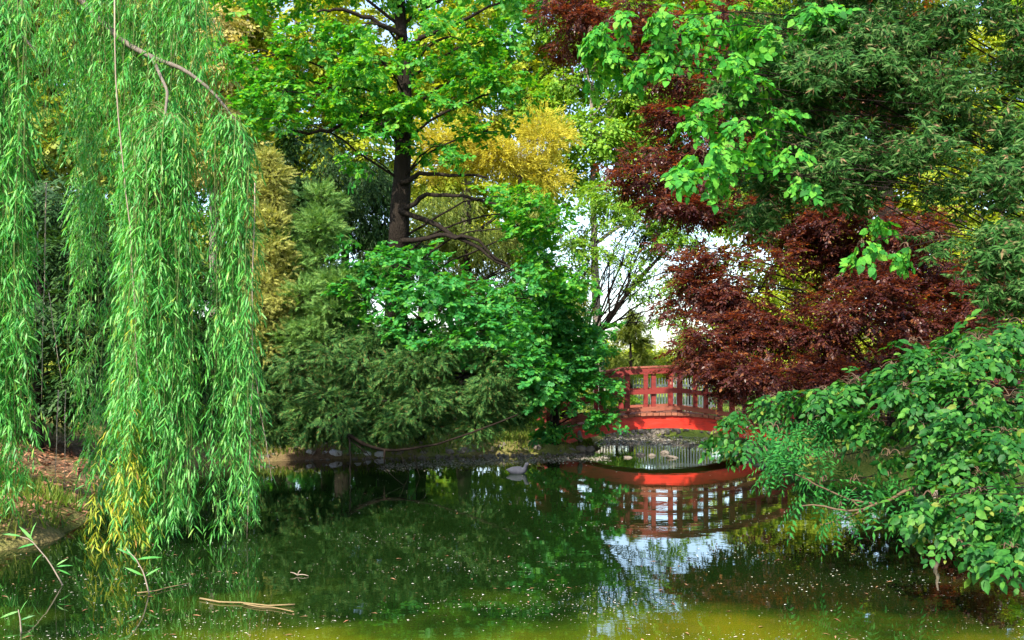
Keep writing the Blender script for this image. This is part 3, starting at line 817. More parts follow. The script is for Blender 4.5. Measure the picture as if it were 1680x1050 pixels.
b = base_at(690, 23.2)
tree('oak_shrub', 'blue green young oak filling the bank below the big oak trunk', 'tree', b, upto(b, P(690, 600, 19.4), P(690, 450, 19.4)), .12,
     [(640, 440, 19.3, 80, 36, .9), (700, 460, 19, 65, 40, .8), (590, 420, 19.6, 55, 30, .8), (770, 500, 19.3, 60, 36, .9), (690, 520, 19, 80, 45, .8), (810, 540, 19.2, 70, 50, .9), (860, 490, 19.6, 70, 40, .9), (770, 560, 18.6, 55, 36, .6), (830, 600, 18.7, 60, 40, .7), (875, 640, 18.9, 40, 30, .6), (720, 560, 18.5, 40, 22, .5), (900, 600, 19, 50, 40, .7), (620, 490, 19, 60, 40, .8)],
     'tuft', OAK, L_OAK, 0.4, 4, M_BARK, leaves=120, sub=1.3)
b = base_at(908, 23.3)
tree('oak_shrub', 'young oak with dark twin stems draped over the left end of the footbridge', 'tree', b, upto(b, P(912, 640, 22.6), P(905, 540, 22.4), P(900, 450, 22.4)), .12,
     [(880, 470, 22, 60, 40, .8), (930, 500, 22, 60, 45, .8), (870, 560, 21.8, 60, 50, .8), (940, 580, 21.7, 60, 45, .8), (975, 635, 21.6, 34, 30, .6), (940, 640, 21.6, 45, 26, .6), (990, 685, 21.6, 30, 20, .5), (905, 700, 21.8, 35, 20, .4), (890, 620, 21.8, 40, 40, .6), (960, 540, 22, 40, 40, .7)],
     'tuft', OAK, L_OAK, .38, 6, M_BARK, leaves=150, sub=1.3)

# -- conifers on the far bank
b = base_at(540, 22.3)
tree('juniper', 'soft green juniper with a pointed top left of the oak trunk', 'conifer', b, upto(b, P(520, 560, 20.6), P(515, 350, 20.6)), .12,
     [(520, 345, 20.2, 36, 36, .6), (535, 390, 20, 50, 45, .7), (490, 420, 20, 55, 50, .8), (575, 460, 19.8, 45, 45, .7), (545, 450, 20, 60, 50, .8), (490, 490, 19.8, 65, 50, .9), (560, 530, 19.6, 70, 50, .9), (460, 560, 19.6, 50, 60, .9)],
     'frond', NEED, L_JUN, .20, 7, M_BARK, sub=2.4, droop=-.1, spread=.8, upn=.4)
b = base_at(462, 22)
tree('golden_conifer', 'golden yellow conifer against the right edge of the willow', 'conifer', b, upto(b, P(450, 560, 20), P(440, 290, 20)), .1,
     [(440, 262, 19.60, 22, 42, .5, .6), (450, 281, 19.58, 24, 42, .5, .6), (445, 300, 19.56, 27, 42, .5, .6), (433, 319, 19.54, 29, 42, .5, .6), (431, 338, 19.52, 32, 42, .5, .6), (442, 357, 19.50, 34, 42, .5, .6), (450, 376, 19.48, 36, 42, .5, .6), (443, 395, 19.46, 39, 42, .5, .6), (432, 414, 19.44, 41, 42, .5, .6), (432, 433, 19.42, 41, 42, .5, .6), (444, 452, 19.40, 41, 42, .5, .6), (450, 471, 19.38, 41, 42, .5, .6), (441, 490, 19.36, 41, 42, .5, .6), (431, 509, 19.34, 41, 42, .5, .6), (434, 528, 19.32, 41, 42, .5, .6), (446, 547, 19.30, 41, 42, .5, .6)],
     'frond', NEED, L_GOLDCON, .15, 7, M_BARK, sub=2.6, droop=-.05, spread=.8, upn=.4)
b = base_at(600, 22.9)
yew = tree('yew_tree', 'wide dark yew spreading low branches over the far water edge', 'conifer', b, upto(b, P(600, 640, 21.6), P(600, 520, 21)), .25,
     [(450, 708, 19.2, 50, 18, .6), (535, 712, 19.1, 60, 16, .6), (615, 708, 18.9, 55, 18, .6), (690, 702, 18.8, 55, 18, .6), (440, 640, 19.4, 50, 60, .8), (500, 700, 19.3, 70, 30, .8), (590, 700, 19, 60, 26, .8), (680, 690, 18.8, 60, 26, .8), (460, 610, 19.6, 60, 60, .9), (540, 600, 19.2, 80, 60, 1), (630, 590, 19, 80, 60, 1), (720, 600, 18.9, 80, 60, 1), (800, 620, 19, 60, 60, .9), (480, 670, 19.6, 70, 40, .9), (570, 670, 19, 80, 40, 1), (670, 665, 18.8, 90, 40, 1),
      (770, 675, 18.9, 80, 40, .9), (840, 620, 19.3, 40, 60, .8), (830, 680, 19.2, 40, 30, .7), (440, 700, 19.8, 40, 30, .7), (520, 715, 19.6, 60, 20, .7), (620, 560, 19.4, 90, 40, .8)],
     'frond', NEED, L_YEW, .21, 7, M_BARK, sub=2.4, droop=.12, spread=.8, upn=.5)
for pth, r in ((((530, 690), (590, 725), (640, 742), (700, 733), (770, 712), (850, 680)), .045), (((600, 728), (560, 712), (520, 700)), .03)):
    q = np.array([P(x, y, 18.2) for x, y in pth]); t = np.linspace(0, len(q) - 1, 15)
    q = np.stack([np.interp(t, np.arange(len(q)), q[:, i]) for i in range(3)], -1); q[1:-1] += RNG.normal(0, .012, (13, 3))
    la = Acc(); la.tube(q, np.linspace(r * .8, r * .3, 15), 7, .1); la.build('dead_bough', M_DEAD, yew, smooth=True)
for (x0, y0, x1, y1, r) in ((572, 715, 574, 795, .03), (631, 738, 631, 762, .035), (575, 722, 665, 798, .018), (655, 740, 672, 780, .014), (674, 738, 690, 785, .012), (560, 715, 562, 770, .012), (690, 735, 715, 772, .01), (590, 730, 605, 775, .01)):
    yy = min(18.2, F * EYE / (y1 - YH) + .1)
    la = Acc(); la.tube(bend(P(x0, y0, 18.2), P(x1, y1, yy) , 0, 7, .02), np.linspace(r * .7, r * .3, 7), 5, .1); la.build('dead_twig', M_DEAD, yew, smooth=True)

# -- left bank bushes behind the willow
b = base_at(60, 17)
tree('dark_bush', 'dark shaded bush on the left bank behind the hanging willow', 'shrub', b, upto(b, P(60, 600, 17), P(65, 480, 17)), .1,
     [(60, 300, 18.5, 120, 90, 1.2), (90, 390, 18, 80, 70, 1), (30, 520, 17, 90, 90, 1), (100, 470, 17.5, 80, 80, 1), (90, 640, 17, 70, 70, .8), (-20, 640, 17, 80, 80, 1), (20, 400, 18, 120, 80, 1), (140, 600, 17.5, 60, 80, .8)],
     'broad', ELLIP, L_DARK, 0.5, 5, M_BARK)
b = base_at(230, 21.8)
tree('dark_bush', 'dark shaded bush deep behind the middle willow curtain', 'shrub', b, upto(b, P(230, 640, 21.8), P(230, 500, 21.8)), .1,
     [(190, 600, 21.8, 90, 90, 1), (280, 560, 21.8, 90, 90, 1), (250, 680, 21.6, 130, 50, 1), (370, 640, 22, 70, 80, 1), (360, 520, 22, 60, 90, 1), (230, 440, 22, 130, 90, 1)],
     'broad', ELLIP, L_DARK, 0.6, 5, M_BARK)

# -- copper beech
b = base_at(1480, 21.5)
tree('copper_beech', 'large copper beech with dark red leaves beside the right end of the footbridge', 'tree', b, upto(b, P(1475, 560, 21.5), P(1450, 300, 21.5), P(1430, -60, 21.5)), .3,
     [(1150, 450, 19, 55, 34, .8, .8), (1120, 500, 18.8, 45, 30, .7, .6), (1105, 330, 19.5, 55, 26, .8), (1170, 350, 19.5, 60, 34, .9), (1560, 620, 18.5, 70, 50, 1), (1180, 560, 18.12, 70, 55, 1), (1250, 470, 18.75, 100, 70, 1.2), (1340, 400, 19.38, 130, 70, 1.2), (1450, 400, 19.38, 110, 70, 1.2), (1420, 500, 18.50, 130, 70, 1.2), (1300, 560, 18.12, 110, 65, 1.2), (1230, 630, 17.50, 80, 40, 1), (1340, 640, 17.50, 110, 45, 1.1),
      (1215, 615, 17.6, 40, 22, .7), (1120, 606, 18, 30, 8, .4, .5), (1460, 620, 18.12, 110, 60, 1.2), (1560, 520, 18.75, 100, 90, 1.2), (1245, 676, 17.5, 34, 12, .5),
      (1090, 290, 19.38, 60, 35, .9), (1130, 220, 20.00, 70, 40, 1), (1180, 140, 20.00, 80, 50, 1.1), (1030, 300, 19.38, 40, 16, .7, .5), (1240, 350, 20.00, 110, 40, 1.1), (1130, 300, 19.75, 60, 26, .8), (1180, 260, 20.00, 60, 30, .9), (1120, 250, 20.00, 40, 20, .7), (1100, 190, 20.00, 50, 22, .8), (1060, 250, 19.75, 45, 18, .7), (1010, 270, 19.75, 30, 12, .6, .6), (1120, 350, 19.50, 50, 22, .8, .7), (1080, 400, 19.50, 26, 14, .6, .5), (1160, 490, 19.00, 60, 34, .9), (1140, 560, 18.50, 40, 30, .8, .7), (1110, 120, 20.00, 50, 30, .8), (1060, 90, 20.00, 40, 18, .7), (1250, 210, 20.25, 60, 40, .9), (1600, 600, 18.75, 90, 60, 1.2), (1640, 480, 19.38, 80, 70, 1.2), (1215, 580, 18.00, 60, 36, .9), (1160, 650, 17.8, 24, 8, .4, .4), (1540, 420, 19.38, 90, 70, 1.2), (1250, 540, 18.00, 60, 40, 1), (1165, 425, 19.38, 45, 30, .9, .4),
      (990, 20, 20.00, 80, 35, 1), (930, 50, 20.00, 60, 35, .9), (1000, 80, 20.00, 50, 25, .8), (900, 15, 20.00, 35, 15, .8), (1150, 60, 20.62, 110, 60, 1.2), (1300, 250, 20.62, 120, 80, 1.2), (1270, 80, 21.25, 100, 80, 1.4), (1420, 100, 21.25, 150, 120, 1.6)],
     'broad', WIDE, L_COPPER, .27, 4.6, M_BARK, sub=1.8, limb_r=.12, droop=.06, upn=1.7, spread=.3, twigs=.25)

# ------------------------------------------------------------------ weeping willow
wb = np.array([-7.3, 13.2, gz(-7.3, 13.2) - .1])
willow = empty('willow_tree', wb, 'weeping willow trailing long bright green curtains into the water', 'tree')
a = Acc(); tp = np.array([wb, wb + [.1, 0, 1.6], wb + [.3, -.2, 3.4], wb + [.6, -.4, 5.4], wb + [1.2, -.8, 7.4]])
t = np.linspace(0, 4, 25); tp = np.stack([np.interp(t, np.arange(5), tp[:, i]) for i in range(3)], -1)
a.tube(tp, np.linspace(.42, .14, 25), 14, .07); a.build('trunk', M_BARK2, willow, smooth=True)
LIMBS = [[tp[16], P(60, -80, 12), P(190, 62, 11.6), P(250, 95, 11.4), P(300, 112, 11.3), P(350, 150, 11.3), P(392, 205, 11.3)],
         [tp[14], P(-120, -60, 11.2), P(-40, -10, 10.6), P(20, 40, 10.5), P(60, 85, 10.4)],
         [tp[18], P(40, -200, 12.6), P(150, -120, 12.6), P(260, -60, 12.2), P(320, 0, 11.8)],
         [tp[20], P(80, -260, 12), P(180, -220, 11.2), P(270, -140, 10.9)],
         [P(250, 95, 11.4), P(275, 150, 11.1), P(268, 215, 10.9)]]
limb_pts = []
for L in LIMBS:
    L = np.array(L); t = np.linspace(0, len(L) - 1, 21)
    q = np.stack([np.interp(t, np.arange(len(L)), L[:, i]) for i in range(3)], -1); q[1:-1] = (q[:-2] + q[1:-1] * 2 + q[2:]) / 4
    la = Acc(); la.tube(q, np.linspace(.045 if len(L) > 3 else .022, .012, 21), 7, .06); la.build('limb', M_BARK2, willow, smooth=True)
    limb_pts.append(q)
limb_all = np.vstack([q[5:] for q in limb_pts])

WM, WT, YM, YT = [], [], [], []
wtw = Acc()


def strand(top, zend, drift, dens=1.0, yellow=0.0, tuft=1.0):
    """one hanging shoot with drooping side shoots"""
    L = max(.4, top[2] - zend)
    n = max(6, int(L / .22))
    t = np.linspace(0, 1, n)
    ph = RNG.uniform(0, 6.28)
    p = np.stack([top[0] + drift[0] * t ** .6 + .05 * np.sin(t * 5 + ph) * t, top[1] + drift[1] * t ** .6 + .05 * np.cos(t * 4 + ph) * t, top[2] - L * t], -1)
    lim = limb_all[np.argmin(np.linalg.norm(limb_all - top, axis=1))]
    arc = bend(lim, p[0], .12, 4, .03)
    wtw.tube(np.vstack([arc[:-1], p]), np.linspace(.005, .0015, n + 3), 3, cap=False)
    p = np.vstack([arc[1:-1], p]); n = len(p); L += np.linalg.norm(arc[0] - arc[-1]) * .7
    # side shoots
    m = int(L / .125 * dens)
    for i in range(m):
        tt = RNG.uniform(.01, 1)
        k = tt * (n - 1); i0 = min(n - 2, int(k)); q = p[i0] + (p[i0 + 1] - p[i0]) * (k - i0)
        az = RNG.uniform(0, 6.28); l = RNG.uniform(.10, .34) * tuft
        nl = max(4, int(l / .027))
        u = np.linspace(.1, 1, nl)
        hd = np.array([math.cos(az), math.sin(az), 0])
        sp = q + hd * (l * .55 * (u ** .7))[:, None] + np.array([0, 0, -1]) * (l * .8 * u ** 1.6)[:, None]
        s = RNG.uniform(.075, .15, nl)
        la = az + np.where(np.arange(nl) % 2, 1, -1) * RNG.uniform(.4, 1.3, nl)
        ax = np.stack([np.cos(la) * .75, np.sin(la) * .75, -RNG.uniform(.25, 1.5, nl)], -1)
        nr = np.stack([np.cos(la), np.sin(la), np.full(nl, .55)], -1) + RNG.normal(0, .35, (nl, 3))
        M = frames(ax, nr) * s[:, None, None]
        if yellow and RNG.random() < yellow * min(1, tt * 1.6): YM.append(M); YT.append(sp)
        else: WM.append(M); WT.append(sp)


def curtain(x0, x1, yt0, yt1, yb0, yb1, Y0, Y1, n, dens=1.0, yellow=0, drift=.12, shape=None):
    for i in range(n):
        px = RNG.uniform(x0, x1); Y = RNG.uniform(Y0, Y1)
        top = P(px, RNG.uniform(yt0, yt1), Y)
        ze = max(.03, P(px, RNG.uniform(yb0, yb1) if shape is None else shape(px), Y)[2])
        strand(top, ze, (RNG.normal(0, drift), RNG.normal(0, drift)), dens, yellow)

curtain(-90, 50, -30, 90, 560, 850, 10.2, 10.9, 60, drift=.06)
curtain(-60, 40, -30, 60, 760, 850, 10.4, 10.9, 16)
curtain(122, 148, -60, 120, 400, 760, 12.3, 13.0, 11, .9, drift=.04)
curtain(198, 302, 190, 330, 560, 900, 10.6, 11.3, 60, drift=.07)
curtain(200, 310, 190, 260, 800, 905, 10.7, 11.2, 22)
curtain(195, 305, 0, 200, 420, 880, 11.2, 11.9, 24, .9, drift=.06)
curtain(352, 412, 195, 290, 560, 880, 11.0, 11.5, 30, drift=.06)
curtain(340, 395, 200, 290, 780, 895, 11.1, 11.4, 10)
curtain(60, 112, -140, 20, 80, 260, 11.3, 12.2, 18, 1.0)
curtain(112, 335, -140, 20, 120, 420, 11.3, 12.2, 72, 1.0)
curtain(100, 330, -100, 60, 300, 640, 12.4, 13.4, 12, .6)
curtain(300, 350, -60, 60, 60, 200, 11.2, 11.8, 10, 1.0)
curtain(180, 275, 600, 720, 860, 930, 10.55, 10.9, 8, 1.2, 0.75, .08)
curtain(120, 200, 520, 650, 780, 890, 12.0, 12.6, 12, 1.0)
wtw.build('twigs', M_WTWIG, willow, kind='stuff')
WM, WT = np.vstack(WM), np.vstack(WT)
ok = WT[:, 2] > .02; WM, WT = WM[ok], WT[ok]
keep = near_leaves(willow, WM, WT, LANCE, L_WILLOW, 300)
ca = Acc(); ca.leaves(*LANCE, WM[keep], WT[keep]); ca.build('crown', L_WILLOW, willow, kind='stuff')
YM, YT = np.vstack(YM), np.vstack(YT); ok = YT[:, 2] > .02
ca = Acc(); ca.leaves(*LANCE, YM[ok], YT[ok]); o = ca.build('yellowed_leaves', L_WYEL, willow, kind='stuff'); o['label'] = 'yellowed willow leaves near the water'
for (x0, y0, x1, y1, Y, r) in ((418, 300, 405, 884, 11.1, .007), (418, 610, 446, 790, 11.3, .006), (76, 300, 68, 660, 10.9, .008), (62, 380, 58, 560, 10.9, .006), (80, 480, 103, 640, 10.9, .006), (96, 640, 90, 790, 11.2, .008), (108, 640, 106, 800, 11.2, .006), (188, 0, 236, 700, 10.7, .008)):
    la = Acc(); la.tube(bend(P(x0, y0, Y), P(x1, y1, Y), 0, 12, .006), np.linspace(r, r * .5, 12), 5); la.build('bare_twig', M_PALETWIG, willow, smooth=True)

# ------------------------------------------------------------------ near branches on the right
b = np.array([8.9, 12.2, gz(8.9, 12.2) - .1])
tree('linden_tree', 'bright green linden branch with heart shaped leaves reaching in at the top', 'tree', b, upto(b, b + [-.2, 0, 3], b + [-.4, 0, 6.2], b + [-.8, 0, 9]), .25,
     [(965, 55, 11, 40, 20, .4), (1015, 40, 11, 50, 20, .5), (1075, 28, 11, 50, 18, .5), (1140, 45, 11.2, 55, 24, .5), (1205, 30, 11.3, 55, 26, .5), (1265, 60, 11.4, 45, 30, .5), (1000, 90, 11, 45, 16, .4), (1060, 105, 11, 45, 14, .5), (955, 122, 11, 20, 10, .3),
      (1120, 95, 11.1, 50, 16, .5), (1190, 95, 11.2, 50, 20, .5), (1180, 160, 11.1, 40, 16, .4), (1235, 140, 11.1, 45, 20, .4), (1145, 195, 11, 36, 16, .4), (1210, 205, 11, 44, 16, .4), (1110, 278, 10.9, 34, 14, .3), (1155, 250, 10.9, 44, 18, .4), (1205, 245, 11, 44, 18, .4),
      (1255, 225, 11, 40, 18, .4), (1290, 250, 11, 34, 18, .4), (1310, 288, 10.9, 20, 14, .3), (1270, 185, 11.1, 40, 20, .4), (1180, 285, 10.9, 34, 12, .3), (1330, 110, 11.5, 60, 40, .5), (1330, 30, 11.5, 60, 30, .5), (1085, 65, 11.1, 50, 14, .4),
      (1415, 400, 10.6, 26, 16, .3), (1490, 405, 10.6, 24, 10, .3), (1425, 350, 10.7, 22, 14, .3)],
     'broad', HEART, L_LINDEN, .29, 4.8, M_BARK, leaves=300, limb_r=.1, droop=.35, twigs=.6, sub=1.5, tw_mat=M_TWIG, spread=.35)
b = np.array([9.6, 14.0, gz(9.6, 14.0) - .1])
tree('evergreen_oak', 'dense grey green evergreen with narrow whorled leaves in the upper corner', 'tree', b, upto(b, b + [-.3, -.2, 3], b + [-.8, -.6, 6], b + [-1.2, -1, 9]), .3,
     [(1230, 60, 12.4, 60, 60, .6), (1215, 150, 12.4, 40, 50, .5, .7), (1250, 330, 11.8, 50, 40, .5, .6), (1290, 230, 11.8, 80, 70, .7), (1270, 150, 12, 60, 60, .6), (1340, 130, 11.6, 90, 80, .8), (1400, 220, 11.4, 90, 80, .8), (1380, 50, 11.8, 110, 60, .8), (1480, 130, 11.4, 90, 90, .8), (1500, 30, 11.8, 100, 50, .8), (1490, 230, 11.2, 80, 50, .7), (1340, 300, 11.5, 60, 40, .6),
      (1420, 300, 11.4, 50, 25, .5), (1580, 30, 11.6, 60, 40, .7), (1670, 60, 11.4, 50, 70, .7), (1660, 180, 11.2, 40, 50, .6), (1560, 180, 11.4, 40, 30, .5), (1640, 290, 10.8, 55, 55, .6), (1660, 380, 10.6, 60, 60, .6), (1620, 420, 10.6, 40, 50, .5), (1560, 300, 11.2, 40, 25, .4, .6), (1640, 480, 10.5, 60, 40, .5), (1450, -60, 12, 300, 60, 1.2), (1540, 390, 11, 50, 20, .4, .4),
      (1730, 300, 11, 60, 200, .8), (1790, 120, 11.4, 90, 90, .9), (1830, 300, 11.4, 90, 90, .9), (1820, 470, 11.2, 90, 70, .8), (1930, 220, 11.8, 90, 120, 1), (1900, 420, 11.6, 90, 90, .9), (1860, 20, 11.8, 110, 80, 1)],
     'rosette', SLIM, L_HOLM, .27, 6.5, M_BARK, leaves=300, limb_r=.07, droop=.3, twigs=.3, sub=1.8, tw_mat=M_TWIG)
b = np.array([7.6, 9.6, gz(7.6, 9.6) - .1])
tree('laurel_shrub', 'leafy shrub with broad pointed leaves spreading over the right side of the pond', 'shrub', b, upto(b, b + [-.2, 0, 1.2], b + [-.5, -.1, 2.6]), .14,
     [(1650, 535, 10, 50, 26, .5), (1750, 600, 9.4, 60, 50, .5), (1760, 700, 9.2, 60, 50, .5), (1840, 640, 9.6, 60, 60, .6), (1750, 800, 8.6, 50, 40, .4), (1850, 760, 9, 60, 50, .5), (1600, 700, 8.9, 60, 30, .5), (1440, 690, 9.4, 40, 18, .4), (1540, 770, 8.7, 36, 18, .3), (1470, 600, 9.6, 40, 20, .4), (1620, 560, 9.6, 80, 50, .5), (1540, 590, 9.5, 60, 40, .5), (1640, 640, 9, 70, 40, .5), (1560, 660, 9, 60, 32, .5), (1480, 640, 9.2, 50, 28, .5), (1410, 625, 9.6, 50, 26, .5), (1340, 645, 9.9, 50, 24, .5), (1280, 655, 10.2, 40, 20, .4), (1215, 675, 10.6, 34, 14, .4), (1170, 712, 10.8, 16, 10, .3),
      (1640, 720, 8.6, 60, 36, .5), (1560, 730, 8.8, 50, 26, .4), (1590, 770, 8.6, 40, 22, .4), (1650, 790, 8.3, 40, 26, .4), (1500, 700, 9, 40, 18, .4), (1400, 670, 9.6, 60, 18, .4), (1230, 720, 10.4, 30, 12, .3), (1460, 745, 9, 26, 10, .3), (1500, 560, 10, 40, 16, .3, .6)],
     'broad', OVATE, L_LAUREL, .30, 5.4, M_BARK, leaves=300, limb_r=.16, droop=.35, twigs=.7, sub=1.5, tw_mat=M_TWIG, spread=.4)
b = np.array([6.9, 7.9, gz(6.9, 7.9) - .1])
tree('laurel_shrub', 'glossy lower shrub with leaves dipping to the water at the right edge', 'shrub', b, upto(b, b + [-.2, 0, .7], b + [-.6, 0, 1.3]), .09,
     [(1640, 850, 7.6, 60, 40, .4), (1570, 850, 7.7, 50, 36, .4), (1530, 815, 7.9, 40, 16, .3), (1600, 810, 7.7, 50, 22, .4), (1560, 890, 7.6, 40, 20, .3), (1650, 900, 7.4, 50, 20, .4), (1690, 840, 7.4, 50, 60, .4), (1510, 835, 7.9, 18, 10, .2)],
     'broad', OVATE, L_LAUREL, .30, 5, M_BARK, leaves=300, limb_r=.16, droop=.3, twigs=.7, sub=1.5, tw_mat=M_TWIG, spread=.4)
b = np.array([7.9, 11.2, gz(7.9, 11.2) - .1])
tree('robinia', 'sapling with feathery pinnate leaves hanging in front of the sunny bank', 'shrub', b, upto(b, b + [-.4, -.2, 1.0], b + [-1, -.4, 1.9]), .06,
     [(1270, 700, 9.8, 50, 24, .4), (1330, 690, 9.6, 40, 26, .4), (1300, 745, 9.6, 55, 22, .4), (1370, 750, 9.4, 40, 20, .4), (1400, 790, 9.3, 40, 16, .3), (1250, 740, 9.8, 22, 14, .3), (1350, 790, 9.3, 40, 14, .3), (1380, 830, 9.2, 16, 10, .2), (1450, 780, 9.2, 30, 12, .3), (1500, 815, 9, 16, 8, .2)],
     'pinnate', ELLIP, L_ROBINIA, .34, 2.5, M_BARK, leaves=250, limb_r=.3, droop=.3, twigs=.6, sub=1.5, tw_mat=M_TWIG, spread=.35)

# bare branch lying over the water on the right
bb = P(1700, 770, 9.0)
bare = empty('bare_branch', bb, 'forked leafless branch reaching out just above the dark water', 'branch')
def path(pts, Y, r0, r1, n=15):
    q = np.array([P(x, y, Y + .03 * i) for i, (x, y) in enumerate(pts)]); t = np.linspace(0, len(q) - 1, n)
    q = np.stack([np.interp(t, np.arange(len(q)), q[:, i]) for i in range(3)], -1); q[1:-1] = (q[:-2] + q[1:-1] * 2 + q[2:]) / 4
    q[1:-1] += RNG.normal(0, .005, (n - 2, 3))
    a = Acc(); a.tube(q, np.linspace(r0, r1, n), 6, .08); return a
path([(1700, 770), (1600, 765), (1540, 780), (1480, 810), (1440, 830), (1390, 840), (1350, 828), (1315, 830)], 9.0, .024, .006).build('stem', M_TWIG, bare, smooth=True)
path([(1440, 828), (1400, 822), (1350, 800), (1305, 778)], 9.2, .012, .005).build('fork', M_TWIG, bare, smooth=True)
path([(1420, 836), (1395, 848), (1370, 856), (1345, 860)], 9.2, .01, .004).build('fork', M_TWIG, bare, smooth=True)
path([(1410, 830), (1395, 820), (1385, 815), (1405, 800)], 9.2, .008, .004).build('fork', M_TWIG, bare, smooth=True)
for pts in ([(1640, 720), (1530, 720), (1450, 712), (1380, 708)], [(1560, 700), (1500, 715), (1440, 735), (1410, 730)]):
    path(pts, 10.0, .016, .006).build('branchlet', M_BARK, bare, smooth=True)

# ------------------------------------------------------------------ stones, floating things, small plants
M_ROCK = rough_mat('grey_stone', [(0.24, 0.24, 0.25), (0.45, 0.45, 0.47), (0.62, 0.62, 0.65)], 7, bump=.8, dist=.03)
M_ROCKW = rough_mat('warm_stone', [(0.06, 0.052, 0.042), (0.14, 0.12, 0.10), (0.25, 0.22, 0.19)], 7, bump=.8, dist=.03)


def rock(c, r, label, group, mat, flat=1.0, name='stone', rot=None, n=1):
    """lumpy stone: icosphere-like grid squashed by random cuts"""
    a = Acc()
    nu, nv = 10, 7
    u = np.linspace(0, 2 * math.pi, nu, endpoint=False); v = np.linspace(0, math.pi, nv)
    U, V = np.meshgrid(u, v)
    d = np.stack([np.sin(V) * np.cos(U), np.sin(V) * np.sin(U), np.cos(V)], -1).reshape(-1, 3)
    rad = np.ones(len(d))
    for _ in range(9):
        nrm = unit(1)[0]; cut = RNG.uniform(.62, .95)
        dd = d @ nrm
        rad = np.where(dd * rad > cut, cut / np.maximum(dd, 1e-3), rad)
    q = d * rad[:, None] * np.array(r) * np.array([1, 1, flat])
    th = rot if rot is not None else RNG.uniform(-.4, .4)
    ty = RNG.uniform(-.35, .35)
    Ry = np.array([[math.cos(ty), 0, math.sin(ty)], [0, 1, 0], [-math.sin(ty), 0, math.cos(ty)]])
    Rz = np.array([[math.cos(th), -math.sin(th), 0], [math.sin(th), math.cos(th), 0], [0, 0, 1]])
    q = q @ Ry.T @ Rz.T
    f = []
    for i in range(nv - 1):
        for k in range(nu):
            f.append([i * nu + k, (i + 1) * nu + k, (i + 1) * nu + (k + 1) % nu, i * nu + (k + 1) % nu])
    a.add(q + np.asarray(c), f)
    o = a.build(name, mat, origin=c)
    return tag(o, label, 'stone', group)

ORD = ['first', 'second', 'third', 'fourth', 'fifth', 'sixth', 'seventh', 'eighth', 'ninth', 'tenth', 'eleventh', 'twelfth', 'thirteenth', 'fourteenth', 'fifteenth', 'sixteenth', 'seventeenth', 'eighteenth', 'nineteenth', 'twentieth']
row = [(424, 9, 7), (438, 8, 8), (452, 6, 5), (463, 5, 4), (475, 8, 7), (491, 6, 5), (505, 8, 9), (521, 5, 4), (534, 8, 7), (549, 12, 10), (566, 7, 4), (584, 9, 7), (600, 8, 6), (622, 9, 6)]
for i, (px, w, h) in enumerate(row):
    c = W(px, 755 - (px - 424) * .018)
    k = c[1] / F
    rock(c + [0, .12, h * k * .55], (w * k * 1.2, w * k * 1.0, h * k * 1.35), f'rounded pale grey stone, {ORD[i]} right of the willow in the far bank row', 'rounded stones along the far bank', M_ROCK)
row2 = [(648, 9, 5), (668, 8, 4), (690, 10, 5), (712, 9, 5), (735, 9, 6), (757, 10, 9), (772, 9, 6), (792, 9, 4), (812, 10, 5), (838, 9, 5), (862, 13, 6), (878, 11, 10), (895, 11, 5), (913, 12, 5), (932, 12, 5), (952, 9, 6), (968, 8, 5)]
for i, (px, w, h) in enumerate(row2):
    c = W(px, 750 - (px - 648) * .028)
    k = c[1] / F
    rock(c + [0, .1, h * k * .4], (w * k * 1.3, w * k * .9, h * k * 1.35), f'flat brownish shore stone, {ORD[len(row2) - 1 - i]} left of the footbridge footing', 'flat stones along the far bank', M_ROCKW)
for i, (px, py, w, h) in enumerate([(1215, 745, 14, 10), (1245, 752, 16, 11), (1235, 738, 13, 9), (1275, 762, 14, 9), (1205, 730, 10, 8)]):
    c = W(px, py); k = c[1] / F
    rock(c + [.15, .1, h * k * .5], (w * k, w * k * .8, h * k), f'sunlit pale stone, {ORD[i]} of those under the right end of the footbridge', 'stones under the right bridge end', M_ROCKW)
c = P(952, 716, 23.2)
rock(c, (.07, .08, .15), 'upright grey stone at the left footing of the footbridge', None, M_ROCKW)
for i, (px, py, w, h, lab) in enumerate([(1031, 751, 8, 3, 'low brown stone breaking the water, leftmost under the bridge'), (1050, 747, 9, 4, 'jagged brown stone under the bridge arch beside the low one'), (1070, 748, 7, 4, 'small square brown stone in the middle below the bridge arch'),
                                         (1091, 744, 8, 5, 'rounded dark grey stone rising from the water below the arch'), (1104, 751, 13, 4, 'long flat brown stone in the bright sky reflection')]):
    c = W(px, py); k = c[1] / F
    rock(c + [0, 0, h * k * .1], (w * k, w * k * .8, h * k), lab, 'stones in the water under the bridge', M_ROCKW, rot=0)
# pebbled far edge of the channel: too many and small to count
a = Acc()
oct_v = np.array([[1, 0, 0], [0, 1, 0], [-1, 0, 0], [0, -1, 0], [0, 0, 1], [0, 0, -1]], float)
oct_f = np.array([[0, 1, 4], [1, 2, 4], [2, 3, 4], [3, 0, 4], [1, 0, 5], [2, 1, 5], [3, 2, 5], [0, 3, 5]])
def pebbles(n, xf, yf, s0, s1):
    x, y = xf(n), yf(n)
    z = np.maximum(height(x, y), -.02)
    s = RNG.uniform(s0, s1, n)
    Mx = frames(unit(n), unit(n)) * s[:, None, None] * np.array([1, .8, .6])
    a.leaves(oct_v, oct_f, Mx, np.stack([x, y, z + s * .2], -1))
pebbles(420, lambda n: RNG.uniform(2.2, 6.0, n), lambda n: 29.0 + RNG.normal(.15, .25, n), .04, .13)
pebbles(300, lambda n: RNG.uniform(-6, 1.6, n), lambda n: 21.0 + RNG.normal(.9, .5, n), .03, .09)
pebbles(160, lambda n: RNG.uniform(4.9, 6, n), lambda n: RNG.uniform(19, 24, n), .03, .1)
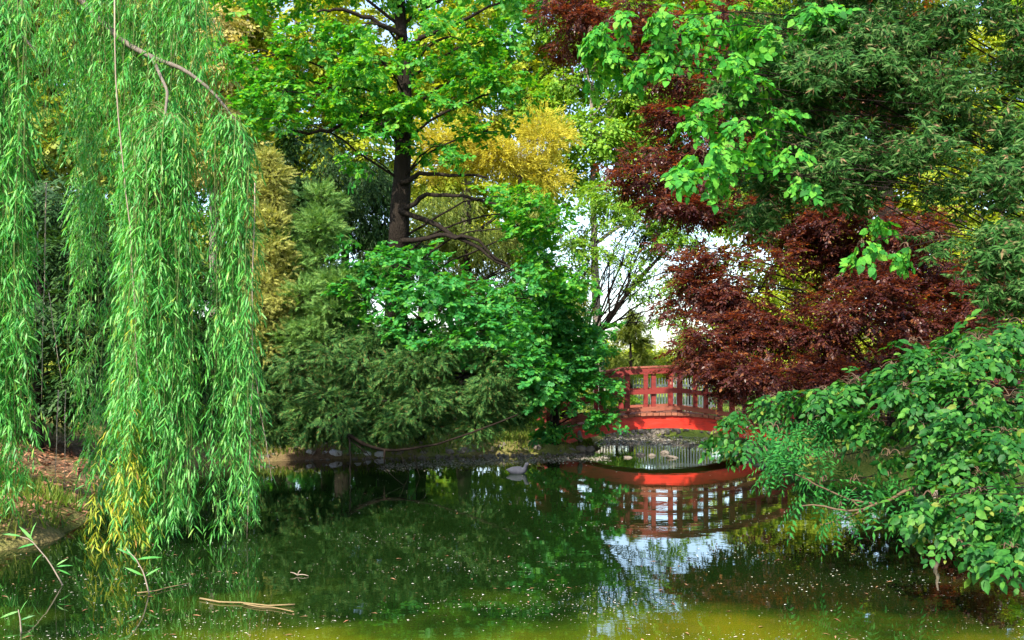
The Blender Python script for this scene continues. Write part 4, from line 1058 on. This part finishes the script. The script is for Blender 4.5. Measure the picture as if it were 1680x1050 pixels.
tag(a.build('pebbles', M_ROCKW, kind='stuff'), 'small stones littering the water edge')

# leaf litter on the left bank
def scatter_leaves(name, mat, leaf, x, y, z, s, label, flat=.35):
    n = len(x)
    ang = RNG.uniform(0, 6.28, n)
    ax = np.stack([np.cos(ang), np.sin(ang), RNG.normal(0, flat, n)], -1)
    nr = np.stack([RNG.normal(0, flat, n), RNG.normal(0, flat, n), np.ones(n)], -1)
    a = Acc(); a.leaves(*leaf, frames(ax, nr) * s[:, None, None], np.stack([x, y, z], -1))
    return tag(a.build(name, mat, kind='stuff'), label)

n = 14000
x = RNG.uniform(-12, -4.6, n); y = RNG.uniform(8.5, 19, n); d = shore_dist(x, y); k = d > .05
x, y = x[k], y[k]
scatter_leaves('leaf_litter', L_LITTER, ELLIP, x, y, height(x, y) + .02, RNG.uniform(.06, .16, len(x)), 'brown fallen leaves covering the left bank')
# grass
def grass(name, mat, x, y, h0, h1, label, wd=.16):
    n = len(x)
    ax = np.stack([RNG.normal(0, .35, n), RNG.normal(0, .35, n), np.ones(n)], -1)
    nr = np.stack([RNG.normal(0, 1, n), RNG.normal(0, 1, n), np.zeros(n)], -1)
    Mx = frames(ax, nr) * RNG.uniform(h0, h1, n)[:, None, None]
    tv = NEED[0] * np.array([1, wd / .18, 1])
    a = Acc(); a.leaves(tv, NEED[1], Mx, np.stack([x, y, height(x, y) - .01], -1))
    return tag(a.build(name, mat, kind='stuff'), label)
n = 16000
x = RNG.uniform(4.8, 16, n); y = RNG.uniform(15.5, 30, n); k = shore_dist(x, y) > .25
grass('grass', L_DRYGRASS, x[k], y[k], .05, .13, 'short sun bleached grass on the right bank')
n = 26000
x = RNG.uniform(-8, 2.3, n); y = RNG.uniform(20.5, 27, n); k = (shore_dist(x, y) > .08) & (RNG.random(n) < .5 + .5 * (wob(x * 1.3, y) > 0))
grass('grass', L_GRASS, x[k], y[k], .06, .22, 'green grass and weeds along the far bank')
n = 7000
x = RNG.uniform(-9, -4.8, n); y = RNG.uniform(8.5, 14, n); k = (shore_dist(x, y) > .05) & (wob(x * 1.5, y * 1.5) > .1)
grass('grass', L_GRASS, x[k], y[k], .10, .32, 'sparse grass tufts on the left bank', .1)
n = 9000
x = RNG.uniform(0, 12, n); y = RNG.uniform(29.3, 44, n)
grass('grass', L_GRASS, x, y, .08, .2, 'bright grass on the lawn beyond the bridge')

# floating petals and specks
n = 12000
py = 700 + 380 * RNG.random(n) ** .75
px = RNG.uniform(-60, 1740, n)
py = np.maximum(py, 716)
Y = F * EYE / (py - YH); x = (px - CX) / F * Y
k = (shore_dist(x, Y) < -.08) & (RNG.random(n) < .10 + .9 * sm(1.6 * (wob(x * 1.1 + .6 * np.sin(Y), Y * 1.7) + .15)))
x, Y = x[k], Y[k]
s = RNG.uniform(.005, .015, len(x)) * RNG.choice([1, 1, 1, 1, 1, 2.2], len(x))
scatter_leaves('floating_petals', L_FLECK, DIAM, x, Y, np.full(len(x), .006), s, 'pale petals and specks floating over the pond', .05)
n = 420
py = 760 + 300 * RNG.random(n) ** .6; px = RNG.uniform(-40, 1720, n)
Y = F * EYE / (py - YH); x = (px - CX) / F * Y
k = (shore_dist(x, Y) < -.1) & (RNG.random(n) < .25 + .75 * sm(1.5 * (wob(x * 1.1 + .6 * np.sin(Y), Y * 1.7) + .2)))
scatter_leaves('floating_leaves', L_LITTER, SLIM, x[k], Y[k], np.full(k.sum(), .010), RNG.uniform(.03, .085, k.sum()), 'brown fallen leaves floating on the pond', .06)
# scum line near the far bank and in the channel
n = 5200
x = np.concatenate([RNG.uniform(-2.6, 2.1, n // 2), RNG.uniform(2.2, 5.6, n // 2)])
Y = np.concatenate([19.6 + (x[:n // 2] + 2.6) * .45 + RNG.normal(0, .45, n // 2), RNG.uniform(24.2, 28.9, n // 2)])
k = shore_dist(x, Y) < -.05
scatter_leaves('floating_scum', L_FLECK, DIAM, x[k], Y[k], np.full(k.sum(), .007), RNG.uniform(.02, .07, k.sum()), 'grey floating scum near the far bank and under the bridge', .04)

# broken reed floating in front
M_REED = rough_mat('dry_reed', [(0.10, 0.07, 0.03), (0.24, 0.18, 0.08)], 15, bump=0)
def reed(pts, r, label):
    q = np.array([W(x, y) + [0, 0, .012] for x, y in pts]); t = np.linspace(0, len(q) - 1, 9)
    q = np.stack([np.interp(t, np.arange(len(q)), q[:, i]) for i in range(3)], -1)
    a = Acc(); a.tube(q, np.linspace(r, r * .7, 9), 5, .1)
    return tag(a.build('reed', M_REED, origin=q[0]), label, 'reed', 'broken reeds floating in front')
reed([(328, 984), (360, 990), (395, 991), (440, 996), (484, 994)], .009, 'long dry yellow reed floating in front of the willow, upper of the pair')
reed([(400, 993), (425, 998), (450, 999), (482, 1006)], .007, 'shorter dry reed floating against the long one at its lower side')
reed([(225, 975), (255, 972), (275, 966), (310, 959)], .006, 'thin dry reed floating under the willow tips')

c = W(488, 945)
fl = empty('twig', c, 'small forked twig floating in the middle of the dark water', 'twig')
for (dx, dy, dz) in ((-.07, .02, .03), (.03, .0, .05), (.11, -.03, .006)):
    a = Acc(); a.tube(bend(c + [0, 0, .008], c + [dx, dy, dz], .01, 5, .05), np.linspace(.006, .003, 5), 5); a.build('prong', M_PALETWIG, fl, smooth=True)

# leafy shoots rising from the water in the lower corner
def shoot(name, pts, Y, lf, label):
    q = np.array([P(x, y, Y) for x, y in pts])
    root = empty(name, q[0], label, 'plant')
    t = np.linspace(0, len(q) - 1, 9)
    s = np.stack([np.interp(t, np.arange(len(q)), q[:, i]) for i in range(3)], -1)
    a = Acc(); a.tube(s, np.linspace(.007, .003, 9), 5); a.build('stem', M_PALETWIG, root, smooth=True)
    for (x, y, ang, ln) in lf:
        p = P(x, y, Y)
        ax = np.array([[math.cos(ang), RNG.uniform(-.3, .3), math.sin(ang)]]); nr = np.array([[RNG.normal(0, .3), -.8, .6]])
        a = Acc(); a.leaves(*LANCE, frames(ax, nr) * (ln / F * Y), p[None]); a.build('leaf', L_WILLOW, root)
shoot('water_plant', [(103, 960), (80, 920), (50, 885), (32, 880)], W(103, 960)[1], [(55, 888, 2.4, 40), (50, 884, 1.3, 30), (60, 892, 3.3, 34), (92, 930, .15, 26), (94, 934, -.4, 24), (92, 928, .6, 22), (70, 908, 3.9, 36), (35, 880, 2.9, 30)], 'thin arching stem with long narrow leaves beside the left bank')
shoot('water_plant', [(245, 975), (236, 940), (222, 915), (210, 905)], W(245, 975)[1], [(226, 925, 2.2, 36), (224, 918, .15, 40), (218, 912, 2.6, 30), (236, 945, 2.6, 34), (238, 946, .6, 28)], 'leafy shoot rising in front of the yellowed willow tips')
shoot('water_plant', [(35, 1040), (33, 1015), (30, 1000)], W(35, 1040)[1], [(31, 1003, 3.4, 34), (32, 1008, 1.3, 26), (33, 1018, .4, 24)], 'small shoot with grass like leaves at the lower left corner')

# duck by the far bank
M_DUCK = rough_mat('slate_feathers', [(0.012, 0.013, 0.018), (0.03, 0.033, 0.045), (0.10, 0.10, 0.125)], 9, bump=.2, dist=.01)
M_BILL = rough_mat('dark_bill', [(0.08, 0.07, 0.04), (0.12, 0.1, 0.05)], 9, bump=0)
dc = W(848, 777)
duck = empty('duck', dc, 'slate grey duck swimming in front of the far bank', 'duck')
a = Acc()
prof = [(-.20, .075, .006), (-.16, .07, .03), (-.10, .055, .07), (0, .05, .09), (.08, .05, .085), (.13, .065, .06), (.155, .10, .042), (.165, .14, .036), (.18, .17, .042), (.205, .175, .036), (.225, .172, .012)]
pp = np.array([[dc[0] + p[0], dc[1], p[1]] for p in prof]); a.tube(pp, [p[2] for p in prof], 12)
a.build('body', M_DUCK, duck, smooth=True)
a = Acc(); a.tube([[dc[0] + .215, dc[1], .172], [dc[0] + .245, dc[1], .165], [dc[0] + .262, dc[1], .162]], [.014, .012, .006], 6); a.build('bill', M_BILL, duck, smooth=True)

# bleached stub standing at the right shore
c = W(1535, 800)
stub = path([(1538, 828), (1533, 812), (1540, 798), (1536, 785), (1539, 776)], c[1] - 4.5, .03, .012, 11)
tag(stub.build('broken_branch', M_PALETWIG, origin=P(1538, 828, c[1] - 4.5), smooth=True), 'short pale broken branch standing up between the right shrubs', 'branch')
